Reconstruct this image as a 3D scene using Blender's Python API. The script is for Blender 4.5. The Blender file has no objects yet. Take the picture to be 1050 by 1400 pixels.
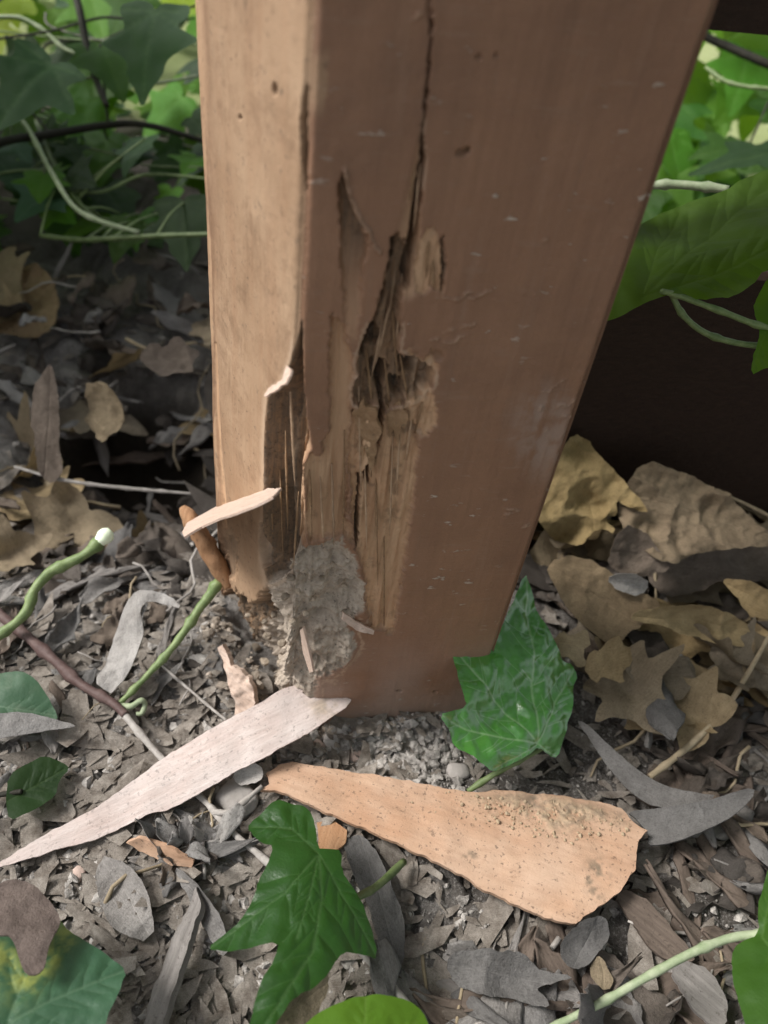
import bpy, math, random
import numpy as np
from mathutils import Vector, Matrix
from mathutils.geometry import delaunay_2d_cdt

random.seed(7)
RNG = np.random.default_rng(11)
SC = bpy.context.scene
COL = SC.collection

# ------------------------------------------------------------------ camera
FPX, CX, CY = 1050.0, 525.0, 700.0
CAMH = 0.306
_n = np.array([346 - CX, 1842 - CY, FPX]); _n /= np.linalg.norm(_n)
_up = -_n
_y = np.array([0, 0, 1.0]) - _up * _up[2]; _y /= np.linalg.norm(_y)
_x = np.cross(_y, _up)
RM = np.array([_x, _y, _up])                       # world = RM @ camera(x right, y down, z forward)
CAM = np.array([0, 0, CAMH])

cam = bpy.data.cameras.new('camera'); camo = bpy.data.objects.new('camera', cam); COL.objects.link(camo)
cx_, cy_, cz_ = RM @ np.array([1, 0, 0]), RM @ np.array([0, -1, 0]), RM @ np.array([0, 0, -1])
camo.matrix_world = Matrix(((cx_[0], cy_[0], cz_[0], 0), (cx_[1], cy_[1], cz_[1], 0), (cx_[2], cy_[2], cz_[2], CAMH), (0, 0, 0, 1)))
cam.sensor_fit = 'VERTICAL'; cam.sensor_height = 36.0; cam.sensor_width = 27.0
cam.lens = FPX / 1400 * 36.0
cam.clip_start = 0.01; cam.clip_end = 400
cam.dof.use_dof = True; cam.dof.focus_distance = 0.285; cam.dof.aperture_fstop = 9.5
SC.camera = camo

# ------------------------------------------------------------------ world, sun, exposure
SUN_AZ, SUN_EL = 181.0, 45.0                        # azimuth: degrees from +X towards +Y
W = bpy.data.worlds.new('World'); SC.world = W; W.use_nodes = True
nt = W.node_tree; nt.nodes.clear()
wo = nt.nodes.new('ShaderNodeOutputWorld'); bg = nt.nodes.new('ShaderNodeBackground'); bg.inputs[1].default_value = 0.06
sky = nt.nodes.new('ShaderNodeTexSky'); sky.sky_type = 'NISHITA'; sky.sun_disc = False
sky.sun_elevation = math.radians(SUN_EL); sky.sun_rotation = math.radians(90 - SUN_AZ); sky.dust_density = 3.0
hs = nt.nodes.new('ShaderNodeHueSaturation'); hs.inputs['Saturation'].default_value = 0.25
nt.links.new(sky.outputs[0], hs.inputs['Color']); nt.links.new(hs.outputs[0], bg.inputs[0]); nt.links.new(bg.outputs[0], wo.inputs[0])
sl = bpy.data.lights.new('sun', 'SUN'); sl.energy = 1.5; sl.angle = math.radians(18); sl.color = (1.0, 0.97, 0.93)
so = bpy.data.objects.new('sun', sl); COL.objects.link(so)
_d = Vector((math.cos(math.radians(SUN_AZ)) * math.cos(math.radians(SUN_EL)), math.sin(math.radians(SUN_AZ)) * math.cos(math.radians(SUN_EL)), math.sin(math.radians(SUN_EL))))
so.rotation_euler = _d.to_track_quat('Z', 'Y').to_euler(); so.location = _d * 3
SC.view_settings.view_transform = 'Standard'; SC.view_settings.look = 'None'
SC.view_settings.gamma = 1; SC.view_settings.exposure = 1.38; SC.view_settings.use_curve_mapping = False
SC.cycles.max_bounces = 6; SC.cycles.transparent_max_bounces = 8
SC.cycles.use_denoising = True

# ------------------------------------------------------------------ measuring helpers
def ray(px, py): return RM @ np.array([px - CX, py - CY, FPX]) / FPX       # unit forward depth
def atz(px, py, z=0.0):
    d = ray(px, py); return CAM + d * ((z - CAMH) / d[2])
def atd(px, py, dep): return CAM + ray(px, py) * dep                        # a point at a given depth
def proj(P):
    v = (np.asarray(P, float) - CAM) @ RM
    return np.stack([CX + FPX * v[..., 0] / v[..., 2], CY + FPX * v[..., 1] / v[..., 2]], -1), v[..., 2]
def pt(q):
    if q[2] == 'd': return atd(q[0], q[1], q[3])
    return atz(q[0], q[1], q[2])

# ------------------------------------------------------------------ noise (vectorised value noise)
def _h(i, j, k, seed):
    n = (i * 374761393 + j * 668265263 + k * 2147483647 + seed * 974634777) & 0xFFFFFFFF
    n = ((n ^ (n >> 13)) * 1274126177) & 0xFFFFFFFF
    n = (n ^ (n >> 16)) & 0xFFFFFFFF
    n = (n * 2246822519) & 0xFFFFFFFF
    return ((n ^ (n >> 15)) & 0xFFFFFF) / float(0xFFFFFF)
def vnoise(P, seed=0):
    P = np.asarray(P, float); f = np.floor(P); i = f.astype(np.int64); t = P - f; t = t * t * (3 - 2 * t)
    r = 0
    for a in (0, 1):
        wa = t[..., 0] if a else 1 - t[..., 0]
        for b in (0, 1):
            wb = t[..., 1] if b else 1 - t[..., 1]
            for c in (0, 1):
                wc = t[..., 2] if c else 1 - t[..., 2]
                r = r + wa * wb * wc * _h(i[..., 0] + a, i[..., 1] + b, i[..., 2] + c, seed)
    return r * 2 - 1
def fbm(P, oct=4, seed=0, gain=0.5):
    P = np.asarray(P, float); a, s, r = 1.0, 0.0, 0
    for o in range(oct):
        r = r + a * vnoise(P * 2 ** o + 17.3 * o, seed + o); s += a; a *= gain
    return r / s
def sstep(a, b, x):
    t = np.clip((x - a) / (b - a), 0, 1); return t * t * (3 - 2 * t)

# ------------------------------------------------------------------ polygons
def pip(P, poly):
    x, y = P[:, 0], P[:, 1]; ins = np.zeros(len(P), bool); n = len(poly)
    for i in range(n):
        x1, y1 = poly[i]; x2, y2 = poly[(i + 1) % n]
        if y1 == y2: continue
        c = ((y1 > y) != (y2 > y)) & (x < (x2 - x1) * (y - y1) / (y2 - y1) + x1)
        ins ^= c
    return ins
def segdist(P, pl, closed=True, width=None):
    """distance to a polyline; with width: (distance / local half width, parameter)"""
    best = np.full(len(P), 1e9); n = len(pl); m = n if closed else n - 1
    for i in range(m):
        a = np.array(pl[i][:2], float); b = np.array(pl[(i + 1) % n][:2], float); d = b - a
        L = d @ d + 1e-12
        t = np.clip(((P - a) @ d) / L, 0, 1)
        e = np.hypot(*(P - a - t[:, None] * d).T)
        if width is not None: e = e / (width[i] * (1 - t) + width[(i + 1) % n] * t)
        best = np.minimum(best, e)
    return best
def sdf(P, poly):
    d = segdist(P, poly); return np.where(pip(P, poly), d, -d)            # positive inside

def resample(poly, sp, closed=True, rag=0.0, seed=0, smooth=0):
    pts = [np.array(p[:2], float) for p in poly]
    for _ in range(smooth):
        q = []
        n = len(pts)
        for i in range(n):
            a, b = pts[i], pts[(i + 1) % n]
            q += [a * .75 + b * .25, a * .25 + b * .75]
        pts = q
    out = []; n = len(pts)
    for i in range(n if closed else n - 1):
        a, b = pts[i], pts[(i + 1) % n]; k = max(1, int(round(np.linalg.norm(b - a) / sp)))
        for j in range(k): out.append(a + (b - a) * j / k)
    out = np.array(out)
    # drop near doubles
    keep = [0]
    for i in range(1, len(out)):
        if np.linalg.norm(out[i] - out[keep[-1]]) > sp * .35: keep.append(i)
    if np.linalg.norm(out[keep[-1]] - out[0]) < sp * .35: keep.pop()
    out = out[keep]
    if rag:
        q = np.c_[out / (sp * 3.2), np.full(len(out), seed * 7.7)]
        out = out + rag * np.c_[fbm(q, 3, seed), fbm(q + 31.7, 3, seed + 5)]
    return out

def fill(outline, sp, extra=None):
    n = len(outline); mn, mx = outline.min(0), outline.max(0)
    gx, gy = np.meshgrid(np.arange(mn[0], mx[0], sp), np.arange(mn[1], mx[1], sp * .866))
    gx = gx + (np.arange(gx.shape[0]) % 2)[:, None] * sp * .5
    P = np.c_[gx.ravel(), gy.ravel()]; P += RNG.uniform(-.16, .16, P.shape) * sp
    if len(P):
        P = P[pip(P, outline)]
    if len(P): P = P[segdist(P, outline) > sp * .55]
    if extra is not None and len(extra):
        E_ = extra[pip(extra, outline)]; E_ = E_[segdist(E_, outline) > sp * .3]
        if len(E_) and len(P):
            P = np.array([p for p in P if np.min(np.sum((E_ - p) ** 2, 1)) > (sp * .55) ** 2]).reshape(-1, 2)
        P = np.r_[P, E_]
    V = [Vector(p) for p in outline] + [Vector(p) for p in P]
    E = [(i, (i + 1) % n) for i in range(n)]
    ov, oe, of, *_ = delaunay_2d_cdt(V, E, [], 1, 1e-7)
    V2 = np.array([v[:] for v in ov]); F = []
    for f in of:
        a, b, c = V2[f[0]], V2[f[1]], V2[f[2]]
        cr = (b[0] - a[0]) * (c[1] - a[1]) - (b[1] - a[1]) * (c[0] - a[0])
        F.append(tuple(f) if cr > 0 else tuple(f)[::-1])
    return V2, F

# ------------------------------------------------------------------ mesh building
def mesh(name, V, F, mat=None, smooth=True, attrs=None):
    me = bpy.data.meshes.new(name); me.from_pydata([tuple(map(float, v)) for v in V], [], [tuple(map(int, f)) for f in F])
    if smooth: me.polygons.foreach_set('use_smooth', [True] * len(me.polygons))
    if attrs:
        for k, a in attrs.items():
            at = me.attributes.new(k, 'FLOAT', 'POINT'); at.data.foreach_set('value', np.ascontiguousarray(a, dtype=np.float32))
    if mat: me.materials.append(mat)
    me.update(); return me
def link(name, me, parent=None, M=None):
    o = bpy.data.objects.new(name, me); COL.objects.link(o)
    if parent is not None: o.parent = parent
    if M is not None: o.matrix_local = M
    return o
def tag(o, label=None, cat=None, group=None, kind=None):
    if label: o['label'] = label
    if cat: o['category'] = cat
    if group: o['group'] = group
    if kind: o['kind'] = kind
    return o
def empty(name, loc):
    o = bpy.data.objects.new(name, None); COL.objects.link(o); o.location = tuple(loc); o.empty_display_size = .02; return o

def frame(P0, P1, P2):
    """plane through three points: matrix with x along P0->P1, z facing the camera side / up"""
    P0, P1, P2 = map(np.asarray, (P0, P1, P2))
    x = P1 - P0; x = x / np.linalg.norm(x); n = np.cross(x, P2 - P0); n /= np.linalg.norm(n)
    if n @ (CAM - P0) < 0: n = -n
    y = np.cross(n, x); return x, y, n, P0

def extrude(V2, F, Z, th):
    """closed slab from a filled outline: top heights Z, thickness th (scalar or array)"""
    n = len(V2); top = np.c_[V2, Z]; bot = np.c_[V2, Z - th]
    cnt = {}
    for f in F:
        for i in range(len(f)):
            e = (f[i], f[(i + 1) % len(f)]); cnt[e] = 1
    side = [(b, a, a + n, b + n) for (a, b) in cnt if (b, a) not in cnt]
    V = np.r_[top, bot]; FF = list(F) + [tuple(i + n for i in f[::-1]) for f in F] + side
    return V, FF

def piece(name, poly, plane, mat, th=0.0, sp=0.0012, disp=None, rag=0.0, smooth=0, parent=None, seed=0, veins=None, attrs=None, pxattr=None, side=False):
    """a thin solid whose outline is measured in the photograph and set on a real plane given by three measured points"""
    x, y, n, P0 = frame(*[pt(q) for q in plane])
    pts = []
    for q in poly:
        d = ray(q[0], q[1]); t = ((P0 - CAM) @ n) / (d @ n); P = CAM + d * t; pts.append(((P - P0) @ x, (P - P0) @ y))
    pts = np.array(pts); c = pts.mean(0)
    P0 = P0 + x * c[0] + y * c[1]; pts -= c
    area = np.sum(pts[:, 0] * np.roll(pts[:, 1], -1) - np.roll(pts[:, 0], -1) * pts[:, 1])
    if area < 0: pts = pts[::-1]
    out = resample(pts, sp, True, rag, seed, smooth)
    ex = None
    if veins is not None and side:
        more = []
        for pl, w in veins:
            if w < 1.5: continue
            p_ = np.array(pl, float); seg = np.linalg.norm(np.diff(p_, axis=0), axis=1); tot = seg.sum(); cum = np.r_[0, np.cumsum(seg)]
            for k_, f_ in enumerate((.2, .34, .48, .62, .76)):
                c_ = np.array([np.interp(f_ * tot, cum, p_[:, 0]), np.interp(f_ * tot, cum, p_[:, 1])]); j_ = min(np.searchsorted(cum, f_ * tot), len(p_) - 1); dr = p_[j_] - p_[j_ - 1]; dr = dr / (np.linalg.norm(dr) + 1e-9)
                for sg in (1, -1):
                    a_ = sg * math.radians(42 + 8 * math.sin(k_ * 3 + sg)); L_ = tot * .30 * (1 - .6 * f_); d_ = np.array([dr[0] * math.cos(a_) - dr[1] * math.sin(a_), dr[0] * math.sin(a_) + dr[1] * math.cos(a_)])
                    e_ = c_ + d_ * L_; more.append(([tuple(c_ + (0 if sg > 0 else .03) * dr * tot), tuple((c_ + e_) / 2 + dr * L_ * .05), tuple(e_ + dr * L_ * .12)], 1.0))
        veins = list(veins) + more
    if veins is not None:
        ex = []
        for pl, w in veins:
            q3 = []
            for q in pl:
                d = ray(q[0], q[1]); P_ = CAM + d * (((P0 - CAM) @ n) / (d @ n)); q3.append(((P_ - P0) @ x, (P_ - P0) @ y))
            q3 = np.array(q3); wm = w / 2900
            for i in range(len(q3) - 1):
                a_, b_ = q3[i], q3[i + 1]; L_ = np.linalg.norm(b_ - a_); nn = np.array([-(b_ - a_)[1], (b_ - a_)[0]]) / (L_ + 1e-9)
                for k_ in range(max(2, int(L_ / (sp * .7)))):
                    c_ = a_ + (b_ - a_) * (k_ / max(2, int(L_ / (sp * .7))))
                    ex += [c_, c_ + nn * wm, c_ - nn * wm]
        ex = np.array(ex)
        kp = []
        for e in ex:
            if not kp or np.min(np.sum((np.array(kp) - e) ** 2, 1)) > (wm * .5) ** 2: kp.append(e)
        ex = np.array(kp)
    V2, F = fill(out, sp, ex)
    W3 = P0 + V2[:, :1] * x + V2[:, 1:] * y; px, _ = proj(W3)
    Z = np.zeros(len(V2)) if disp is None else disp(V2, px, out)
    A = {}
    if veins is not None:
        v = np.zeros(len(V2))
        for pl, w in veins:
            v = np.maximum(v, (1 - sstep(.1, 1.0, segdist(px, pl, False) / w)) * (1 if w > 1.2 else .5))
        A['vein'] = v * 1.0; Z = Z + v * (-.0002)
        if side:
            dv = np.min([segdist(px, pl, False) for pl, w in veins], 0); Z = Z + .0007 * (1 - np.exp(-(dv / 9) ** 2))
    if pxattr:
        for k, fn in pxattr.items(): A[k] = fn(px)
    if th > 0:
        V, FF = extrude(V2, F, Z, th)
        for k in A: A[k] = np.r_[A[k], A[k]]
    else: V, FF = np.c_[V2, Z], F
    me = mesh(name, V, FF, mat, True, A)
    if th > 0: me.set_sharp_from_angle(angle=math.radians(40))
    M = Matrix(((x[0], y[0], n[0], P0[0]), (x[1], y[1], n[1], P0[1]), (x[2], y[2], n[2], P0[2]), (0, 0, 0, 1)))
    if parent is not None: M = parent.matrix_world.inverted() @ M if parent.parent else Matrix.Translation(-parent.location) @ M
    return link(name, me, parent, M)

def crspline(P, k=6):
    P = np.asarray(P, float); n = len(P); out = []
    for i in range(n - 1):
        p0, p1, p2, p3 = P[max(i - 1, 0)], P[i], P[i + 1], P[min(i + 2, n - 1)]
        for j in range(k):
            t = j / k
            out.append(.5 * ((2 * p1) + (-p0 + p2) * t + (2 * p0 - 5 * p1 + 4 * p2 - p3) * t * t + (-p0 + 3 * p1 - 3 * p2 + p3) * t ** 3))
    out.append(P[-1]); return np.array(out)
def tube_vf(path, rad, seg=8, rough=0.0, seed=0, cap=True):
    path = np.asarray(path, float); n = len(path); rad = np.broadcast_to(np.asarray(rad, float), (n,))
    T = np.gradient(path, axis=0); T /= np.linalg.norm(T, axis=1)[:, None] + 1e-12
    ref = np.array([.3, .2, 1.0]); V = []; F = []
    for i in range(n):
        a = np.cross(T[i], ref); a /= np.linalg.norm(a); b = np.cross(T[i], a)
        for j in range(seg):
            th = 2 * math.pi * j / seg
            V.append(path[i] + rad[i] * (math.cos(th) * a + math.sin(th) * b))
    V = np.array(V)
    if rough:
        cc = np.repeat(path, seg, 0); V = cc + (V - cc) * (1 + rough * fbm(V / (rad.mean() * 1.6), 3, seed))[:, None]
    for i in range(n - 1):
        for j in range(seg):
            k = (j + 1) % seg; F.append((i * seg + j, i * seg + k, (i + 1) * seg + k, (i + 1) * seg + j))
    if cap:
        F.append(tuple(range(seg))[::-1]); F.append(tuple((n - 1) * seg + j for j in range(seg)))
    return V, F
def tube(name, pts, mat, seg=8, rough=.15, parent=None, k=6, seed=0):
    """pts: (px, py, z, radius) or (px, py, 'd', depth, radius)"""
    P = np.array([pt(p) for p in pts]); R = [p[-1] for p in pts]
    path = crspline(P, k); rad = np.interp(np.arange(len(path)) / k, np.arange(len(R)), R)
    if mat in (S_GREEN, S_PALE, S_RED, S_GREY, S_TAN):
        sa = np.r_[0, np.cumsum(np.linalg.norm(np.diff(path, axis=0), axis=1))]; ph = (seed * .37 + len(pts) * .21) % 1
        rad = rad * (1 + .38 * np.exp(-((((sa / .019 + ph) % 1) - .5) / .09) ** 2))
    base = P[0]
    V, F = tube_vf(path - base, rad, seg, rough, seed)
    o = link(name, mesh(name, V, F, mat), parent)
    o.location = tuple(base if parent is None else base - np.array(parent.location))
    return o

# ------------------------------------------------------------------ materials
class NT:
    def __init__(s, name):
        s.m = bpy.data.materials.new(name); s.m.use_nodes = True; s.t = s.m.node_tree; s.t.nodes.clear()
        s.out = s.t.nodes.new('ShaderNodeOutputMaterial')
    def n(s, typ, ins=None, **kw):
        nd = s.t.nodes.new('ShaderNode' + typ)
        for k, v in kw.items(): setattr(nd, k, v)
        for k, v in (ins or {}).items(): s.set(nd.inputs[k], v)
        return nd
    def set(s, sock, v):
        if hasattr(v, 'is_linked') or isinstance(v, bpy.types.NodeSocket): s.t.links.new(v, sock)
        elif isinstance(v, (tuple, list)): sock.default_value = tuple(v) + ((1,) if len(v) == 3 and sock.type == 'RGBA' else ())
        else: sock.default_value = v
    def noise(s, scale, detail=4, rough=.55, vec=None, dist=0.0):
        nd = s.n('TexNoise', {'Scale': scale, 'Detail': detail, 'Roughness': rough, 'Distortion': dist})
        if vec is not None: s.set(nd.inputs['Vector'], vec)
        return nd.outputs['Fac']
    def ramp(s, fac, stops):
        nd = s.n('ValToRGB', {'Fac': fac}); cr = nd.color_ramp
        while len(cr.elements) < len(stops): cr.elements.new(.5)
        for e, (p, c) in zip(cr.elements, stops): e.position = p; e.color = (tuple(c) + (1,)) if not isinstance(c, (int, float)) else (c, c, c, 1)
        return nd.outputs['Color']
    def mix(s, fac, a, b, mode='MIX'):
        nd = s.n('Mix', data_type='RGBA', blend_type=mode); s.set(nd.inputs[0], fac); s.set(nd.inputs[6], a); s.set(nd.inputs[7], b); return nd.outputs[2]
    def math(s, op, a, b=0.0):
        nd = s.n('Math', operation=op); s.set(nd.inputs[0], a); s.set(nd.inputs[1], b); return nd.outputs[0]
    def attr(s, name): return s.n('Attribute', attribute_name=name).outputs['Fac']
    def obj(s, scale=(1, 1, 1)):
        tc = s.n('TexCoord').outputs['Object']; return s.n('Mapping', {'Vector': tc, 'Scale': scale}).outputs[0]
    def rand(s): return s.n('ObjectInfo').outputs['Random']
    def bump(s, h, strength=.3, dist=.001):
        return s.n('Bump', {'Height': h, 'Strength': strength, 'Distance': dist}).outputs[0]
    def finish(s, col, rough=.7, bump=None, spec=.35, trans=0.0, tcol=None, coat=0.0):
        p = s.n('BsdfPrincipled', {'Base Color': col, 'Roughness': rough, 'Specular IOR Level': spec})
        if coat: s.set(p.inputs['Coat Weight'], coat); p.inputs['Coat Roughness'].default_value = .10
        if bump is not None: s.set(p.inputs['Normal'], bump)
        sh = p.outputs[0]
        if trans:
            t = s.n('BsdfTranslucent', {'Color': tcol if tcol is not None else col})
            if bump is not None: s.set(t.inputs['Normal'], bump)
            mx = s.n('MixShader', {0: trans}); s.t.links.new(sh, mx.inputs[1]); s.t.links.new(t.outputs[0], mx.inputs[2]); sh = mx.outputs[0]
        s.t.links.new(sh, s.out.inputs[0]); return s.m

def mat_ivy(name, a, b, veincol, gloss=.34, trans=.3, tcol=(.22, .42, .03), spec=.5, dirt=0.0, coat=0.0):
    m = NT(name); co = m.obj()
    f = m.noise(70, 5, .6, co); r = m.rand()
    c = m.mix(f, a, b)
    c = m.mix(m.math('MULTIPLY', m.ramp(m.noise(260, 3, .6, co), [(.45, 0), (.8, 1)]), .35), c, tuple(x * .55 for x in a))
    c = m.mix(m.math('MULTIPLY', m.attr('vein'), .75), c, veincol)
    if dirt: c = m.mix(m.math('MULTIPLY', m.ramp(m.noise(110, 6, .7, co), [(.52, 0), (.7, 1)]), dirt), c, (.30, .34, .24))
    h = m.math('ADD', m.math('MULTIPLY', m.noise(1100, 4, .6, co), .35), m.math('MULTIPLY', m.noise(150, 3, .5, co), 1.2))
    c = m.mix(m.math('MULTIPLY', m.noise(900, 4, .75, co), .4), c, tuple(x * .6 for x in a))
    hv = m.n('HueSaturation', {'Hue': m.math('ADD', m.math('MULTIPLY', r, .03), .485), 'Value': m.math('ADD', m.math('MULTIPLY', r, .6), .7), 'Color': c}).outputs[0]
    rg = m.math('ADD', m.math('MULTIPLY', m.noise(180, 4, .6, co), .3), gloss - .13)
    return m.finish(hv, rg, m.bump(h, .4, .0008), spec, trans, tcol, coat)

def mat_dry(name, a, b, spot=(.05, .04, .03), rough=.8, trans=.12, sc=60, var=.5, spots=.5):
    m = NT(name); co = m.obj(); r = m.rand()
    co2 = m.n('VectorMath', {0: co, 1: m.n('CombineXYZ', {0: m.math('MULTIPLY', r, 3.1), 1: m.math('MULTIPLY', r, 7.7)}).outputs[0]}, operation='ADD').outputs[0]
    c = m.mix(m.ramp(m.noise(sc, 6, .65, co2), [(.3, 0), (.7, 1)]), a, b)
    c = m.mix(m.math('MULTIPLY', m.ramp(m.noise(sc * 12, 5, .75, co2), [(.53, 0), (.66, 1)]), spots), c, spot)
    c = m.mix(m.math('MULTIPLY', m.ramp(m.noise(sc * 30, 4, .7, co2), [(.35, 0), (.7, 1)]), .55), c, tuple(x * .55 for x in a))
    c = m.mix(m.math('MULTIPLY', m.ramp(m.noise(1, 3, .6, m.obj((sc * 4, sc * 55, sc * 4))), [(.5, 0), (.75, 1)]), .35), c, tuple(min(1, x * 1.25) for x in b))
    c = m.mix(m.math('MULTIPLY', m.ramp(m.noise(sc * 1.7, 3, .6, co2), [(.6, 0), (.75, 1)]), spots * .7), c, tuple(x * .6 for x in a))
    c = m.mix(m.math('MULTIPLY', m.attr('vein'), .14), c, tuple(min(1, x * 1.5) for x in b))
    hv = m.n('HueSaturation', {'Saturation': m.math('ADD', m.math('MULTIPLY', r, .35), .6), 'Value': m.math('ADD', m.math('MULTIPLY', r, var * 1.4), 1 - var * .7), 'Color': c}).outputs[0]
    h = m.math('ADD', m.math('ADD', m.noise(sc * 9, 4, .65, co2), m.math('MULTIPLY', m.noise(sc * 28, 4, .7, co2), .8)), m.math('MULTIPLY', m.noise(sc * 2.5, 3, .5, co2), 1.2))
    return m.finish(hv, rough, m.bump(h, .7, .0008), .25, trans, tuple(x * 1.1 for x in b))

def mat_wood(name, a, b, speck=(.06, .045, .035), grain=(60, 900, 60), rough=.8, specks=.7, hi=None):
    """grain runs along the local x axis"""
    m = NT(name); co = m.obj(); g = m.obj(grain)
    c = m.mix(m.ramp(m.noise(1, 6, .6, g), [(.3, 0), (.72, 1)]), a, b)
    if hi: c = m.mix(m.ramp(m.noise(38, 4, .6, co), [(.4, 0), (.75, .8)]), c, hi)
    c = m.mix(m.math('MULTIPLY', m.ramp(m.noise(620, 3, .6, co), [(.60, 0), (.67, 1)]), specks), c, speck)
    c = m.mix(m.math('MULTIPLY', m.ramp(m.noise(210, 4, .7, co), [(.62, 0), (.70, 1)]), specks * .9), c, tuple(x * .45 for x in a))
    c = m.mix(m.attr('moss'), c, m.mix(m.noise(700, 4, .8, co), (.10, .085, .06), (.26, .22, .16)))
    c = m.mix(m.math('MULTIPLY', m.ramp(m.noise(1, 5, .7, m.obj(tuple(x * 3 for x in grain))), [(.45, 0), (.72, 1)]), .35), c, tuple(x * .62 for x in a))
    c = m.mix(m.math('MULTIPLY', m.noise(1600, 4, .75, co), .22), c, tuple(x * .5 for x in a))
    c = m.mix(m.math('MULTIPLY', m.ramp(m.noise(90, 5, .7, co), [(.58, 0), (.75, 1)]), specks * .5), c, tuple(x * .7 for x in a))
    d = m.attr('dirt')
    c = m.mix(d, c, m.mix(m.ramp(m.noise(420, 5, .7, co), [(.3, 0), (.65, 1)]), (.14, .12, .095), (.58, .44, .29)))
    h = m.math('ADD', m.math('MULTIPLY', m.noise(1, 5, .6, g), 1.0), m.math('MULTIPLY', m.noise(1300, 5, .75, co), .7))
    return m.finish(c, rough, m.bump(h, .7, .0006), .25)

def mat_plain(name, a, b, sc=120, rough=.7, bump=.4, spec=.3, trans=0.0, var=.3):
    m = NT(name); co = m.obj(); r = m.rand()
    c = m.mix(m.ramp(m.noise(sc, 5, .65, co), [(.3, 0), (.7, 1)]), a, b)
    c = m.n('HueSaturation', {'Value': m.math('ADD', m.math('MULTIPLY', r, var * 2), 1 - var), 'Color': c}).outputs[0]
    return m.finish(c, rough, m.bump(m.noise(sc * 4, 5, .65, co), bump, .0007), spec, trans)

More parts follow.
